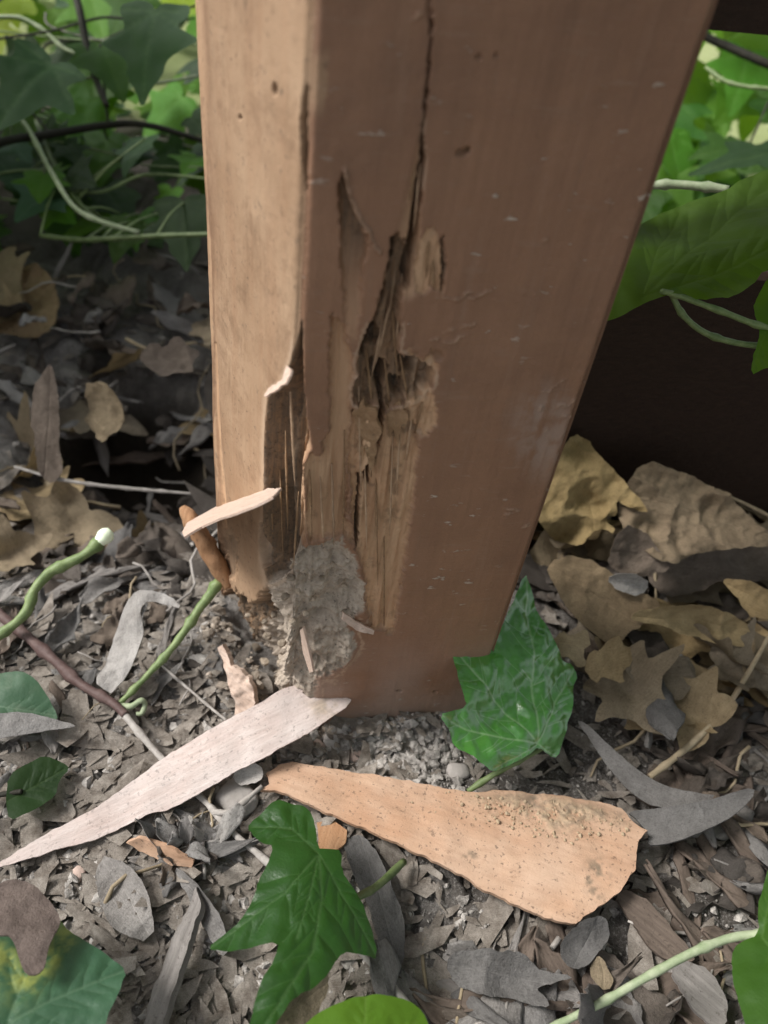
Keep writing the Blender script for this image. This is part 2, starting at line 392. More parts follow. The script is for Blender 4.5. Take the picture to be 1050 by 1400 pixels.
def mat_post():
    m = NT('post_paint'); co = m.obj(); g = m.obj((90, 90, 6)); gh = m.obj((30, 30, 400))
    paint = m.mix(m.noise(30, 5, .6, co), (.270, .143, .084), (.350, .198, .122))
    paint = m.mix(m.math('MULTIPLY', m.ramp(m.noise(1, 4, .6, g), [(.4, 0), (.7, 1)]), .35), paint, (.150, .080, .050))
    paint = m.mix(m.ramp(m.noise(13, 6, .7, co, .6), [(.48, 0), (.72, .55)]), paint, (.155, .086, .056))
    paint = m.mix(m.ramp(m.noise(1, 5, .7, m.obj((240, 240, 14))), [(.56, 0), (.70, .5)]), paint, (.30, .185, .125))
    paint = m.mix(m.ramp(m.noise(1, 3, .6, m.obj((60, 60, 420))), [(.60, 0), (.74, .45)]), paint, (.31, .20, .14))
    # dusty, speckled side face, base tone lightened to imitate its sunlight
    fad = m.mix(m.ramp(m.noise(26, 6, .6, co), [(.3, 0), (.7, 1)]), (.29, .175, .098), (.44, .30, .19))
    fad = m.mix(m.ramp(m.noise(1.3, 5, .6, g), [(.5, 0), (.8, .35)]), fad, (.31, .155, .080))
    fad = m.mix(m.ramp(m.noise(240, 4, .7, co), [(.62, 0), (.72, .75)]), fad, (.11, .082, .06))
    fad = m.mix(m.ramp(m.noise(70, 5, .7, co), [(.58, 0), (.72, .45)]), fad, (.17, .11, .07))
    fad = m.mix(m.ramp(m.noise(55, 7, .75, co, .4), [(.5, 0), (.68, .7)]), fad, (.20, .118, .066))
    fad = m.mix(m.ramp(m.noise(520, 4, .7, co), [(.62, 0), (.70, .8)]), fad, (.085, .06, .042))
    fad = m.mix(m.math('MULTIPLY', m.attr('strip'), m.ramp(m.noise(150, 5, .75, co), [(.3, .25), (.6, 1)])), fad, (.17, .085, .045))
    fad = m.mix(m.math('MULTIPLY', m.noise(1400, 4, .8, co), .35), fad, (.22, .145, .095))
    paint = m.mix(m.math('MULTIPLY', m.noise(1500, 4, .8, co), .3), paint, (.13, .075, .048))
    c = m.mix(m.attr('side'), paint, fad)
    c = m.mix(m.attr('dust_bounce'), c, (.36, .28, .235))
    bare = m.mix(m.ramp(m.noise(1.6, 6, .65, g), [(.3, 0), (.7, 1)]), (.44, .255, .145), (.64, .44, .28))
    bare = m.mix(m.ramp(m.noise(130, 5, .7, co), [(.54, 0), (.72, .7)]), bare, (.20, .135, .08))
    c = m.mix(m.attr('bare'), c, bare)
    rot = m.mix(m.noise(210, 6, .7, co), (.040, .030, .022), (.20, .155, .115))
    rot = m.mix(m.ramp(m.noise(1, 6, .75, m.obj((520, 520, 34))), [(.42, 0), (.66, .8)]), rot, (.31, .185, .10))
    rot = m.mix(m.ramp(m.noise(420, 5, .75, co), [(.52, 0), (.66, .85)]), rot, (.028, .020, .014))
    c = m.mix(m.attr('rot'), c, rot)
    dirt = m.mix(m.ramp(m.noise(260, 7, .75, co), [(.3, 0), (.7, 1)]), (.27, .22, .175), (.54, .46, .375))
    dirt = m.mix(m.ramp(m.noise(600, 4, .7, co), [(.58, 0), (.68, .8)]), dirt, (.07, .058, .048))
    c = m.mix(m.attr('dirt'), c, dirt)
    edge = m.attr('edge')
    c = m.mix(edge, c, (.52, .38, .27))
    # pale flecks painting the glints on paint blisters and shiny chips
    fl = m.math('MULTIPLY', m.ramp(m.noise(260, 3, .6, m.obj((.55, .55, 1.4))), [(.665, 0), (.70, 1)]), m.ramp(m.noise(25, 3, .5, co), [(.42, 0), (.6, 1)]))
    clean = m.math('SUBTRACT', 1.0, m.math('MAXIMUM', m.attr('side'), m.math('MAXIMUM', m.attr('bare'), m.math('MAXIMUM', m.attr('rot'), m.attr('dirt')))))
    fl = m.math('MULTIPLY', fl, m.math('MAXIMUM', clean, 0.0))
    c = m.mix(m.math('MULTIPLY', fl, .75), c, (.52, .45, .38))
    rough = m.mix(m.math('MAXIMUM', clean, 0.0), (.88, .88, .88), (.42, .42, .42))
    h = m.math('ADD', m.math('MULTIPLY', m.noise(1, 5, .65, g), .7), m.math('ADD', m.math('MULTIPLY', m.noise(330, 5, .65, co), .5), m.math('MULTIPLY', m.noise(1100, 4, .75, co), .35)))
    h = m.math('ADD', h, m.math('MULTIPLY', m.noise(1, 3, .6, gh), .35))
    h = m.math('ADD', h, m.math('MULTIPLY', fl, .8))
    return m.finish(c, rough, m.bump(h, .6, .0008), .36)

def mat_soil():
    m = NT('soil'); co = m.obj()
    c = m.mix(m.ramp(m.noise(45, 8, .7, co), [(.3, 0), (.7, 1)]), (.12, .108, .098), (.43, .40, .37))
    c = m.mix(m.math('MULTIPLY', m.attr('right_shade'), .75), c, m.mix(m.noise(60, 5, .7, co), (.045, .037, .031), (.13, .112, .095)))  # soil darkened on the right to imitate the dimmer light there
    c = m.mix(m.ramp(m.noise(700, 6, .8, co), [(.5, 0), (.66, .8)]), c, (.52, .49, .46))
    c = m.mix(m.ramp(m.noise(1500, 4, .75, co), [(.52, 0), (.68, .8)]), c, (.03, .026, .022))
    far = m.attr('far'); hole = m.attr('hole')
    c = m.mix(hole, c, m.mix(m.noise(90, 5, .7, co), (.022, .017, .012), (.06, .048, .036)))  # soil colour darkened for the shade in the hollow and under the ivy
    c = m.mix(far, c, m.mix(m.noise(14, 6, .7, co), (.26, .33, .10), (.52, .55, .30)))  # ground brightened beyond the ivy, standing in for sunlit gaps
    h = m.math('ADD', m.noise(260, 8, .75, co), m.math('MULTIPLY', m.noise(1100, 5, .75, co), .5))
    return m.finish(c, .92, m.bump(h, 1.0, .0024), .2)

M_SOIL = mat_soil()
M_POST = mat_post()
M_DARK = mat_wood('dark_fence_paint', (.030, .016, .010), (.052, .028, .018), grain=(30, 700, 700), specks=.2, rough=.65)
M_BARKP = mat_wood('pale_bark', (.60, .47, .42), (.80, .70, .65), grain=(40, 420, 420), specks=.35, hi=(.74, .66, .62))
M_SLAB = mat_wood('orange_wood', (.52, .305, .19), (.64, .43, .295), grain=(22, 130, 130), specks=.6, hi=(.64, .46, .34))
M_PEG = mat_wood('peg_wood', (.33, .17, .085), (.50, .30, .17), grain=(300, 40, 40), specks=.5)
M_SPL = mat_wood('splinter_wood', (.56, .40, .31), (.74, .60, .51), grain=(60, 600, 600), specks=.3)
M_GREYW = mat_wood('grey_wood', (.165, .15, .137), (.32, .295, .275), grain=(40, 500, 500), specks=.5)
M_BROWNW = mat_wood('brown_wood', (.10, .076, .06), (.20, .155, .125), grain=(40, 500, 500), specks=.6)
M_DUST = mat_plain('wood_dust', (.46, .34, .215), (.66, .52, .36), 300, .95, .15)
M_FIB = mat_plain('torn_fibre', (.34, .22, .14), (.50, .36, .24), 300, .85, .3)
M_OLIVE = mat_wood('rotten_wood', (.25, .15, .08), (.44, .295, .175), grain=(300, 300, 300), specks=.6)
M_STICK = mat_plain('weathered_stick', (.17, .145, .12), (.38, .335, .285), 130, .85, .8)
M_CRUMB = mat_plain('rotten_crumb', (.24, .19, .14), (.46, .39, .31), 220, .92, .9)
M_STONE = mat_plain('pale_stone', (.36, .33, .30), (.52, .48, .45), 150, .85, .7)
M_STONEP = mat_plain('pink_stone', (.42, .31, .26), (.56, .44, .38), 150, .85, .7)
M_CLOD = mat_plain('soil_clod', (.07, .062, .055), (.54, .505, .465), 240, .95, 1.0)
M_FINE = mat_dry('fine_litter', (.095, .074, .056), (.38, .34, .295), rough=.9, trans=0, sc=160)
D_GREY = mat_dry('dry_leaf_grey', (.15, .137, .126), (.31, .29, .27))
D_ASH = mat_dry('dry_leaf_ash', (.23, .21, .19), (.44, .415, .385), spots=.7)  # grey leaf lightened to carry the bright light on the left foreground
D_PALE = mat_dry('dry_leaf_pale', (.34, .31, .28), (.52, .49, .46), spots=.35)
D_TAN = mat_dry('dry_leaf_tan', (.235, .16, .072), (.43, .31, .15))
D_DARK = mat_dry('dry_leaf_dark', (.055, .043, .034), (.13, .105, .085))
D_BRN = mat_dry('dry_leaf_brown', (.11, .082, .06), (.22, .17, .13))
D_OCH = mat_dry('dry_leaf_ochre', (.30, .205, .08), (.52, .38, .17), spots=.3, var=.15)
D_FOLD = mat_dry('dry_leaf_umber', (.24, .155, .07), (.40, .275, .13), spots=.4, var=.15)
D_PURP = mat_dry('withered_leaf', (.12, .083, .066), (.22, .16, .13), spots=.35, var=.1, trans=.05)
G_HERO = mat_ivy('ivy_glossy', (.058, .20, .030), (.11, .31, .060), (.30, .46, .22), gloss=.15, trans=.12, spec=.9, dirt=.05, coat=1.0)  # pale dirt mottling also stands in for the wet sheen
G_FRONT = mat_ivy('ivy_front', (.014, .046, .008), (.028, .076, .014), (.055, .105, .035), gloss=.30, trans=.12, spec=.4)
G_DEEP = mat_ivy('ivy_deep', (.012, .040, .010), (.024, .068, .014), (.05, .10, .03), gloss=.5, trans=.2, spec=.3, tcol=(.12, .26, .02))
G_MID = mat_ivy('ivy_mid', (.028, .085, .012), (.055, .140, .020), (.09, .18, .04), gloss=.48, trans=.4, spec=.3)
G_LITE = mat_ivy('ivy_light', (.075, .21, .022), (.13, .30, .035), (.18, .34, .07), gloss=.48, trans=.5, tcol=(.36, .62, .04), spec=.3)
G_YEL = mat_ivy('ivy_yellow', (.32, .48, .03), (.50, .60, .05), (.55, .66, .15), gloss=.45, trans=.55, tcol=(.70, .80, .06))  # backlit leaves: sunlight through them is put into a brighter colour
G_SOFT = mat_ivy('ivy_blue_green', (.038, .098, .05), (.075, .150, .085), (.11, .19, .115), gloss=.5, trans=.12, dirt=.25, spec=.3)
def mat_corner():
    m = mat_ivy('ivy_corner', (.030, .090, .045), (.062, .140, .075), (.10, .18, .105), gloss=.45, trans=.1, spec=.35)
    t = m.node_tree; p = next(n for n in t.nodes if n.type == 'BSDF_PRINCIPLED'); l = p.inputs['Base Color'].links[0]; src = l.from_socket
    a = t.nodes.new('ShaderNodeAttribute'); a.attribute_name = 'yellowing'; mx = t.nodes.new('ShaderNodeMix'); mx.data_type = 'RGBA'
    t.links.new(a.outputs['Fac'], mx.inputs[0]); t.links.new(src, mx.inputs[6]); mx.inputs[7].default_value = (.36, .38, .09, 1); t.links.new(mx.outputs[2], p.inputs['Base Color']); return m
G_CORNER = mat_corner()
G_BIG = mat_ivy('ivy_big', (.045, .120, .010), (.085, .190, .020), (.11, .21, .04), gloss=.5, trans=.5, spec=.25, tcol=(.26, .46, .02))
S_GREEN = mat_plain('green_stem', (.10, .155, .05), (.22, .28, .12), 200, .5, .3, .4)
S_PALE = mat_plain('pale_stem', (.20, .26, .14), (.36, .40, .27), 200, .6, .3)
S_CUT = mat_plain('cut_pith', (.70, .82, .58), (.82, .90, .72), 300, .7, .3)
S_RED = mat_plain('red_brown_stem', (.10, .055, .05), (.22, .15, .135), 160, .6, .5)
S_GREY = mat_plain('grey_twig', (.20, .18, .16), (.42, .39, .36), 180, .75, .6)
S_TAN = mat_plain('tan_twig', (.28, .22, .14), (.42, .34, .23), 180, .75, .5)
S_DARK = mat_plain('dark_branch', (.016, .016, .011), (.04, .036, .024), 160, .7, .6)

# ------------------------------------------------------------------ the post's footprint
A2 = atz(382, 1000)[:2]; B2 = atz(648, 978)[:2]; D2 = atz(301, 845)[:2]
U = (B2 - A2) / np.linalg.norm(B2 - A2); NF = np.array([U[1], -U[0]])
VL = (D2 - A2) / np.linalg.norm(D2 - A2); NL = np.array([VL[1], -VL[0]])
if NL[0] > 0: NL = -NL
WF = np.linalg.norm(B2 - A2); WL = np.linalg.norm(D2 - A2)
C2 = D2 + U * WF * .93
POST = np.array([A2, B2, C2, D2])

# ------------------------------------------------------------------ ground
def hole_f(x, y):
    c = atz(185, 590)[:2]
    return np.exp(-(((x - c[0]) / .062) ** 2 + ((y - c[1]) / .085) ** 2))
def gh(x, y, fine=True):
    x = np.asarray(x, float); y = np.asarray(y, float)
    P = np.stack([x, y, np.zeros_like(x)], -1)
    near = 1 - sstep(.9, 2.0, np.hypot(x, y))
    z = .006 * fbm(P * 14, 3, 3) * near + .05 * fbm(P * 1.1, 2, 9) * sstep(1.2, 4, np.hypot(x, y))
    z = z - .075 * hole_f(x, y)
    z = z + .05 * sstep(.50, .85, y) * sstep(.0, -.25, x)
    dp_ = segdist(np.c_[x.ravel(), y.ravel()], POST).reshape(x.shape)
    z = z + (.0055 + .005 * fbm(P * 55, 3, 63)) * np.exp(-(dp_ / .011) ** 2)
    if fine:
        z = z + near * (.0042 * fbm(P * 70, 4, 21, .6) - .0040 * (1 - sstep(.0, .16, np.abs(fbm(P * 45, 3, 27)))) + .0018 * np.abs(fbm(P * 240, 3, 33, .6)))
    return z
def build_ground():
    def axis(lo, hi, c0, c1, d):
        a = list(np.arange(c0, c1, d)); s = d
        while a[-1] < hi: s *= 1.16; a.append(a[-1] + s)
        s = d; b = [c0]
        while b[-1] > lo: s *= 1.16; b.append(b[-1] - s)
        return np.array(b[:0:-1] + a)
    X = axis(-60, 60, -.26, .26, .0017); Y = axis(-20, 90, .06, .44, .0017)
    gx, gy = np.meshgrid(X, Y); z = gh(gx, gy)
    V = np.c_[gx.ravel(), gy.ravel(), z.ravel()]; nx, ny = len(X), len(Y)
    I = np.arange(nx * ny).reshape(ny, nx)
    F = np.stack([I[:-1, :-1], I[:-1, 1:], I[1:, 1:], I[1:, :-1]], -1).reshape(-1, 4)
    me = bpy.data.meshes.new('ground'); me.vertices.add(len(V)); me.vertices.foreach_set('co', V.ravel())
    me.loops.add(F.size); me.loops.foreach_set('vertex_index', F.ravel().astype(np.int32))
    me.polygons.add(len(F)); me.polygons.foreach_set('loop_start', np.arange(0, F.size, 4, dtype=np.int32))
    me.update(calc_edges=True); me.polygons.foreach_set('use_smooth', np.ones(len(F), bool))
    a = me.attributes.new('far', 'FLOAT', 'POINT'); a.data.foreach_set('value', sstep(.80, .86, V[:, 1] + .05 * fbm(np.c_[V[:, :2] * 6, np.zeros(len(V))], 3, 5)).astype(np.float32))
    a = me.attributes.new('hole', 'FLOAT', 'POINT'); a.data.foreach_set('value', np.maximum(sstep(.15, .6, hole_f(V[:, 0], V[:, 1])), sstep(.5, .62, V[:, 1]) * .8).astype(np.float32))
    pxg, _ = proj(V); shd = sstep(520, 640, pxg[:, 0]) * (V[:, 1] < .6) * (V[:, 1] > .02)
    a = me.attributes.new('right_shade', 'FLOAT', 'POINT'); a.data.foreach_set('value', shd.astype(np.float32))
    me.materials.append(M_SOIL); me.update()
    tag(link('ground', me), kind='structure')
build_ground()

# ------------------------------------------------------------------ the rotten post
def build_post():
    base = np.array([*POST.mean(0), 0.0])
    root = empty('fence_post', base)
    tag(root, 'brown painted wooden post with rotten cracked foot standing in leaf litter', 'post')
    ds = .00042
    ss = np.r_[np.arange(-WL, WF + 1e-9, ds)]; ss = ss[np.abs(ss) > 1e-9]
    zz = np.r_[np.arange(-.03, .30, ds * 1.05), np.arange(.302, .72, .01)]
    S, Zg = np.meshgrid(ss, zz)
    rr = .0022                                                                # rounded arris
    left = S < 0
    base2 = np.where(left[..., None], A2 + (-S)[..., None] * VL, A2 + S[..., None] * U)
    w = sstep(-.010, .010, S)[..., None]; N = NL * (1 - w) + NF * w; N /= np.linalg.norm(N, axis=-1)[..., None]
    P = np.concatenate([base2, Zg[..., None]], -1)
    shp = S.shape; Pf = P.reshape(-1, 3); px, _ = proj(Pf); s = S.ravel(); z = Zg.ravel()
    nz3 = np.c_[s * 1, np.zeros_like(s), z]
    jit = np.c_[fbm(nz3 * 210, 3, 41), fbm(nz3 * 210 + 9, 3, 47)] * 5.0 + np.c_[fbm(nz3 * 900, 2, 43), fbm(nz3 * 900 + 9, 2, 49)] * 3.2
    jit[:, 1] *= 1.6
    Q = px + jit                                                              # ragged edges for every feature
    vis = (px[:, 1] > -400) & (px[:, 1] < 1300) & (z < .31)
    dep = np.zeros(len(s)); bare = np.zeros(len(s)); rot = np.zeros(len(s)); dirt = np.zeros(len(s)); edge = np.zeros(len(s))
    gr = fbm(np.c_[s * 420, np.zeros_like(s), z * 28], 4, 51)                 # vertical grain
    gr2 = fbm(np.c_[s * 1300, np.zeros_like(s), z * 60], 3, 57)
    lump = fbm(nz3 * 260, 4, 61, .6)
    def reg(poly, soft=6.0, k=1.0):
        d = np.full(len(s), -99.0); d[vis] = sdf(px[vis] + jit[vis] * k, poly); return d, sstep(-.5, soft, d)
    # arris: broken paint lip
    dep += .0006 * np.exp(-(s / .0015) ** 2) * (.6 + .5 * gr)
    lipf = sstep(.0005, .0025, s) * (1 - sstep(.0035, .006, s)) * (z > 0)
    # narrow slit beside the arris
    d = np.full(len(s), 9.0); d[vis] = segdist(px[vis] + jit[vis] * .25, [(417, 120), (413, 165), (414, 205), (416, 260)], False, [1.5, 3.0, 3.0, 1.2])
    m_ = 1 - sstep(.4, 1.1, d); dep += .003 * m_; rot = np.maximum(rot, m_ * .8)
    # triangular lifted splinter and its groove
    d, m_ = reg([(461, 246), (469, 236), (480, 275), (495, 309), (503, 335), (494, 420), (489, 470), (470, 460), (465, 330), (461, 290)], 5)
    fade = 1 - sstep(320, 460, px[:, 1]) * .93
    dep += .0042 * m_ * fade; rot = np.maximum(rot, m_ * (1 - sstep(300, 400, px[:, 1])) * .75); bare = np.maximum(bare, m_ * .35)
    d = np.full(len(s), 9.0); d[vis] = segdist(Q[vis], [(468, 232), (479, 272), (496, 308), (518, 342)], False, [2, 4, 4, 2])
    m_ = 1 - sstep(.3, 1.2, d); dep -= .0011 * m_; edge = np.maximum(edge, m_ * .35)
    # long crack
    cw = [1.0, 1.6, 1.6, 2.0, 3.6, 4.6, 6.0, 6.6, 4.5]
    d = np.full(len(s), 9.0); d[vis] = segdist(px[vis] + jit[vis] * .35, [(590, 30), (587, 80), (581, 150), (577, 190), (578, 218), (573, 260), (567, 310), (562, 350), (557, 392)], False, cw)
    m_ = 1 - sstep(.55, 1.1, d); dep += .010 * m_; rot = np.maximum(rot, m_)
    m2 = (1 - sstep(1.0, 4.5, d)) * (px[:, 0] < 575) * sstep(150, 260, px[:, 1]); dep += .0012 * m2; bare = np.maximum(bare, m2 * .6)
    edge = np.maximum(edge, (1 - sstep(1.0, 2.2, d)) * sstep(.9, 1.2, d) * (px[:, 1] > 150) * (px[:, 1] < 260) * .5)
    d = np.full(len(s), 9.0); d[vis] = segdist(Q[vis], [(592, -60), (590, 0), (589, 45)], False, [2.5, 2.5, 2])
    dep += .0012 * (1 - sstep(.5, 1.3, d))
    # gouge below the crack
    d, m_ = reg([(541, 316), (556, 325), (560, 385), (549, 405), (548, 450), (547, 480), (562, 492), (592, 508), (592, 530), (565, 545), (535, 560), (500, 556), (484, 545), (487, 505), (492, 478), (500, 456), (513, 428), (520, 398), (530, 375), (536, 345)], 4)
    dep += m_ * (.0055 + .0016 * lump + .0022 * gr + .0010 * gr2) ; rot = np.maximum(rot, m_ * (.72 + .25 * gr)); bare = np.maximum(bare, m_)
    d2 = np.full(len(s), 9.0); d2[vis] = segdist(Q[vis], [(541, 322), (535, 360), (524, 410), (512, 450), (498, 500)], False, [5, 5, 4, 4, 3]); m2 = 1 - sstep(.3, 1.1, d2)
    dep += .004 * m2; rot = np.maximum(rot, m2)
    edge = np.maximum(edge, sstep(-7, -3, d) * (1 - sstep(-2.5, 0, d)) * (px[:, 1] > 440) * .55)
    # hollows in it
    for c, r, dd in (((520, 522), 15, .006), ((560, 505), 16, .005), ((545, 540), 10, .005), ((512, 470), 12, .0035)):
        e = np.hypot(Q[:, 0] - c[0], (Q[:, 1] - c[1]) * .75) / r; m_ = (1 - sstep(.5, 1.1, e)) * vis; dep += dd * m_; rot = np.maximum(rot, m_)
    # ragged chips right of it
    d, m_ = reg([(548, 488), (560, 478), (576, 490), (590, 480), (600, 500), (592, 530), (600, 556), (596, 582), (576, 602), (560, 612), (552, 560)], 4)
    dep += m_ * (.0012 + .0013 * lump); bare = np.maximum(bare, m_); edge = np.maximum(edge, m_ * sstep(.1, .5, lump) * .7)
    # bare flaked column
    d, m_ = reg([(480, 560), (500, 550), (520, 564), (550, 558), (566, 580), (572, 620), (568, 680), (561, 740), (549, 800), (539, 868), (505, 864), (497, 800), (487, 745), (478, 700), (474, 620)], 4)
    dep += m_ * (.0024 + .0012 * gr + .0006 * lump); bare = np.maximum(bare, m_)
    rot = np.maximum(rot, m_ * sstep(.12, .5, lump + .4 * gr) * .55 * (1 - sstep(640, 780, px[:, 1])))
    d, m_ = reg([(497, 560), (515, 566), (523, 600), (510, 640), (498, 665), (488, 640), (490, 590)], 6); dep -= m_ * .0016
    d = np.full(len(s), 9.0); d[vis] = segdist(px[vis] + jit[vis] * .5, [(524, 520), (523, 560), (520, 600), (511, 632), (502, 652), (503, 668)], False, [5, 4, 4.5, 4, 5, 2]); m_ = 1 - sstep(.4, 1.1, d); dep += .007 * m_; rot = np.maximum(rot, m_)
    d = np.full(len(s), 9.0); d[vis] = segdist(px[vis] + jit[vis] * .6, [(492, 655), (489, 700), (487, 735), (489, 752)], False, [1.5, 3.5, 3.5, 2]); m_ = 1 - sstep(.4, 1.1, d); dep += .004 * m_; rot = np.maximum(rot, m_)
    # chip beside the crack
    d, m_ = reg([(567, 402), (570, 335), (585, 308), (601, 320), (607, 350), (606, 402), (590, 393), (576, 408)], 3)
    dep += m_ * (.0013 + .0006 * gr); bare = np.maximum(bare, m_ * .9); edge = np.maximum(edge, m_ * sstep(0, .5, gr + lump) * .6)
    d = np.full(len(s), 9.0); d[vis] = segdist(Q[vis], [(608, 325), (606, 360), (602, 395)], False, [1.5, 3, 2]); m_ = 1 - sstep(.4, 1.1, d); dep += .0025 * m_; rot = np.maximum(rot, m_)
    # second bare column (paint gone) and the tongue of paint left of it
    d, m_ = reg([(452, 425), (470, 440), (482, 480), (486, 540), (479, 600), (474, 690), (486, 742), (470, 740), (440, 742), (416, 738), (412, 640), (426, 612), (437, 626), (448, 590), (451, 520)], 5)
    dep += m_ * (.0026 + .0009 * gr); bare = np.maximum(bare, m_ * .8)
    # eaten-away arris, its rot darkened further to imitate the recess's shadow
    d, m_ = reg([(411, 440), (397, 496), (386, 524), (366, 538), (363, 600), (361, 690), (359, 765), (366, 800), (400, 770), (420, 742), (414, 640), (427, 612), (419, 570), (415, 500), (413, 450)], 6, .3)
    dep += m_ * (.0075 + .0012 * gr + .001 * lump); bare = np.maximum(bare, m_)
    k = m_ * (1 - sstep(388, 402, px[:, 0] + 10 * gr)); rot = np.maximum(rot, k * .95); rot = np.maximum(rot, sstep(-3, 0, d) * (s < .002) * .9); rot = np.maximum(rot, m_ * sstep(.1, .5, lump + .5 * gr) * .6); dep += .0035 * k + m_ * (.0022 * gr + .0008 * gr2)
    edge = np.maximum(edge, sstep(-9, -4, d) * (1 - sstep(-3, 0, d)) * (px[:, 0] < 400) * (px[:, 1] > 430) * .5)
    # base hollow packed with earth
    d, m_ = reg([(385, 758), (420, 741), (470, 737), (491, 764), (495, 790), (507, 815), (502, 845), (482, 856), (492, 880), (480, 906), (456, 924), (436, 930), (428, 1020), (330, 1020), (318, 900), (325, 868), (345, 850), (358, 800), (366, 770)], 30, 1.2)
    big = fbm(nz3 * 95, 4, 71, .55)
    dep += m_ * (.0060 + .0060 * big + .0022 * lump) - .0030 * (1 - sstep(.4, 1.1, np.hypot((px[:, 0] - 425) / 36, (px[:, 1] - 805) / 40))) * vis; dirt = np.maximum(dirt, sstep(.02, .16, m_ + .06 * lump)); rot = np.maximum(rot, m_ * sstep(.0, .5, -big) * .6)
    e = np.hypot((px[:, 0] - 452) / 40, (px[:, 1] - 884) / 34); k = (1 - sstep(.5, 1.05, e)) * vis; dep -= .0045 * k
    edge = np.maximum(edge, sstep(-8, -3, d) * (1 - sstep(-3, 0, d)) * (px[:, 1] > 840) * (px[:, 0] > 440) * .55)
    # rotten bottom of the side face
    d, m_ = reg([(295, 815), (312, 800), (330, 812), (345, 822), (362, 800), (372, 850), (372, 930), (290, 960), (285, 860)], 8)
    dep += m_ * (.010 + .004 * lump); rot = np.maximum(rot, m_)
    d, m_ = reg([(302, 735), (318, 720), (330, 742), (326, 790), (310, 800), (300, 770)], 8); dep += m_ * .002; rot = np.maximum(rot, m_ * .45)
    d = np.full(len(s), 9.0); d[vis] = segdist(px[vis] + jit[vis] * .06, [(293, 470), (297, 560), (303, 640), (309, 720)], False, [1.5, 3.0, 4, 4]); m_ = 1 - sstep(.2, 1.3, d); dep += .0008 * m_; bare = np.maximum(bare, m_ * .9)
    d = np.full(len(s), 9.0); d[vis] = segdist(px[vis] + jit[vis] * .3, [(356, 715), (357, 745), (360, 775)], False, [2, 4, 3]); m_ = 1 - sstep(.4, 1.1, d); dep += .004 * m_; rot = np.maximum(rot, m_)
    # small knocks
    for (c, r, dd) in (((378, 122), (3.6, 9), .003), ((329, 160), (3, 3), .0015), ((655, 78), (5, 4), .001), ((678, 76), (4, 3), .001), ((632, 210), (9, 6), .0012), ((597, 487), (11, 9), .0010), ((640, 206), (4, 5), .0015), ((546, 944), (5, 1.6), .0015), ((595, 945), (4, 1.6), .0012)):
        e = np.hypot((px[:, 0] - c[0]) / r[0], (px[:, 1] - c[1]) / r[1]); m_ = (1 - sstep(.5, 1.1, e)) * vis; dep += dd * m_; rot = np.maximum(rot, m_ * (.9 if dd > .0014 else .25))
    # scuffs pressed in rows across the lower right of the face
    sc = np.full(len(s), 0.0)
    for (x0, y0, x1, y1) in ((600, 412, 650, 398), (590, 465, 655, 440), (600, 470, 640, 462), (640, 410, 676, 402), (720, 545, 780, 520), (735, 560, 790, 545), (745, 585, 785, 572), (690, 700, 735, 690), (700, 720, 722, 714), (660, 622, 668, 620), (520, 60, 560, 40), (560, 30, 580, 18), (740, 330, 752, 326), (700, 380, 716, 372), (730, 402, 745, 396)):
        d = np.full(len(s), 9.0); d[vis] = segdist(Q[vis], [(x0, y0), ((x0 + x1) / 2, (y0 + y1) / 2 + 2), (x1, y1)], False, [1.2, 2.2, 1.0]); sc = np.maximum(sc, (1 - sstep(.4, 1.2, d)) * sstep(-.1, .2, lump))
    dep -= .0006 * sc; edge = np.maximum(edge, sc * .28)
    paint = np.clip(1 - np.maximum(np.maximum(bare, rot), dirt), 0, 1)
    dep += paint * (.00016 * gr + .00010 * lump) + (1 - paint) * (.0008 * gr + .0006 * gr2)
    dep += .0012 * fbm(nz3 * 16, 2, 81) * sstep(.0, .02, np.abs(s))
    # dusty patch, and a paler front foot standing in for ground bounce
    e = np.hypot((px[:, 0] - 745) / 55, (px[:, 1] - 590) / 75) ; dust_bounce = .55 * (1 - sstep(.3, 1.2, e)) * sstep(-.5, .4, lump + gr)
    dust_bounce = np.maximum(dust_bounce, .62 * sstep(.085, .005, z) * (s > 0) * sstep(-.75, .4, fbm(nz3 * 60, 4, 91)))
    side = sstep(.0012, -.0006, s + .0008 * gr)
    side = np.maximum(side, np.where(px[:, 1] > 45, (s < .0042 + .0008 * gr) * sstep(60, 90, px[:, 1]) * (1 - sstep(130, 170, px[:, 1])), 0) * .8)  # lit side tone carried round onto the front lip
    strip = sstep(-WL + .012, -WL + .004, s); bare = np.maximum(bare, strip * sstep(.05, .35, gr + .2) * .5); rot = np.maximum(rot, strip * sstep(.25, .5, lump) * .5)
    # corner rounding
    rc = .0009; dep += rc * np.exp(-(s / .0016) ** 2) + .004 * sstep(WF - .004, WF, s) ** 2 * (1 + .5 * fbm(nz3 * 90, 3, 95)) + .003 * sstep(-WL + .003, -WL, s) ** 2
    Nf = np.c_[N.reshape(-1, 2), np.zeros(len(s))]
    V = Pf - Nf * dep[:, None]
    ny, nx = shp; I = np.arange(nx * ny).reshape(ny, nx)
    F = np.stack([I[:-1, :-1], I[:-1, 1:], I[1:, 1:], I[1:, :-1]], -1).reshape(-1, 4).tolist()
    # back faces and top
    nb = len(V); ex = []
    for z_ in zz[::40].tolist() + [zz[-1]]: pass
    kb = 3
    backpts = np.array([B2 + (C2 - B2) * t for t in (.02, .5, 1.0)] + [C2 + (D2 - C2) * t for t in (.33, .66)])
    rows = list(range(0, ny, 30)); rows = rows + ([ny - 1] if rows[-1] != ny - 1 else [])
    for r in rows:
        for b in backpts: ex.append((b[0], b[1], zz[r]))
    V = np.r_[V, np.array(ex)]; nbp = len(backpts)
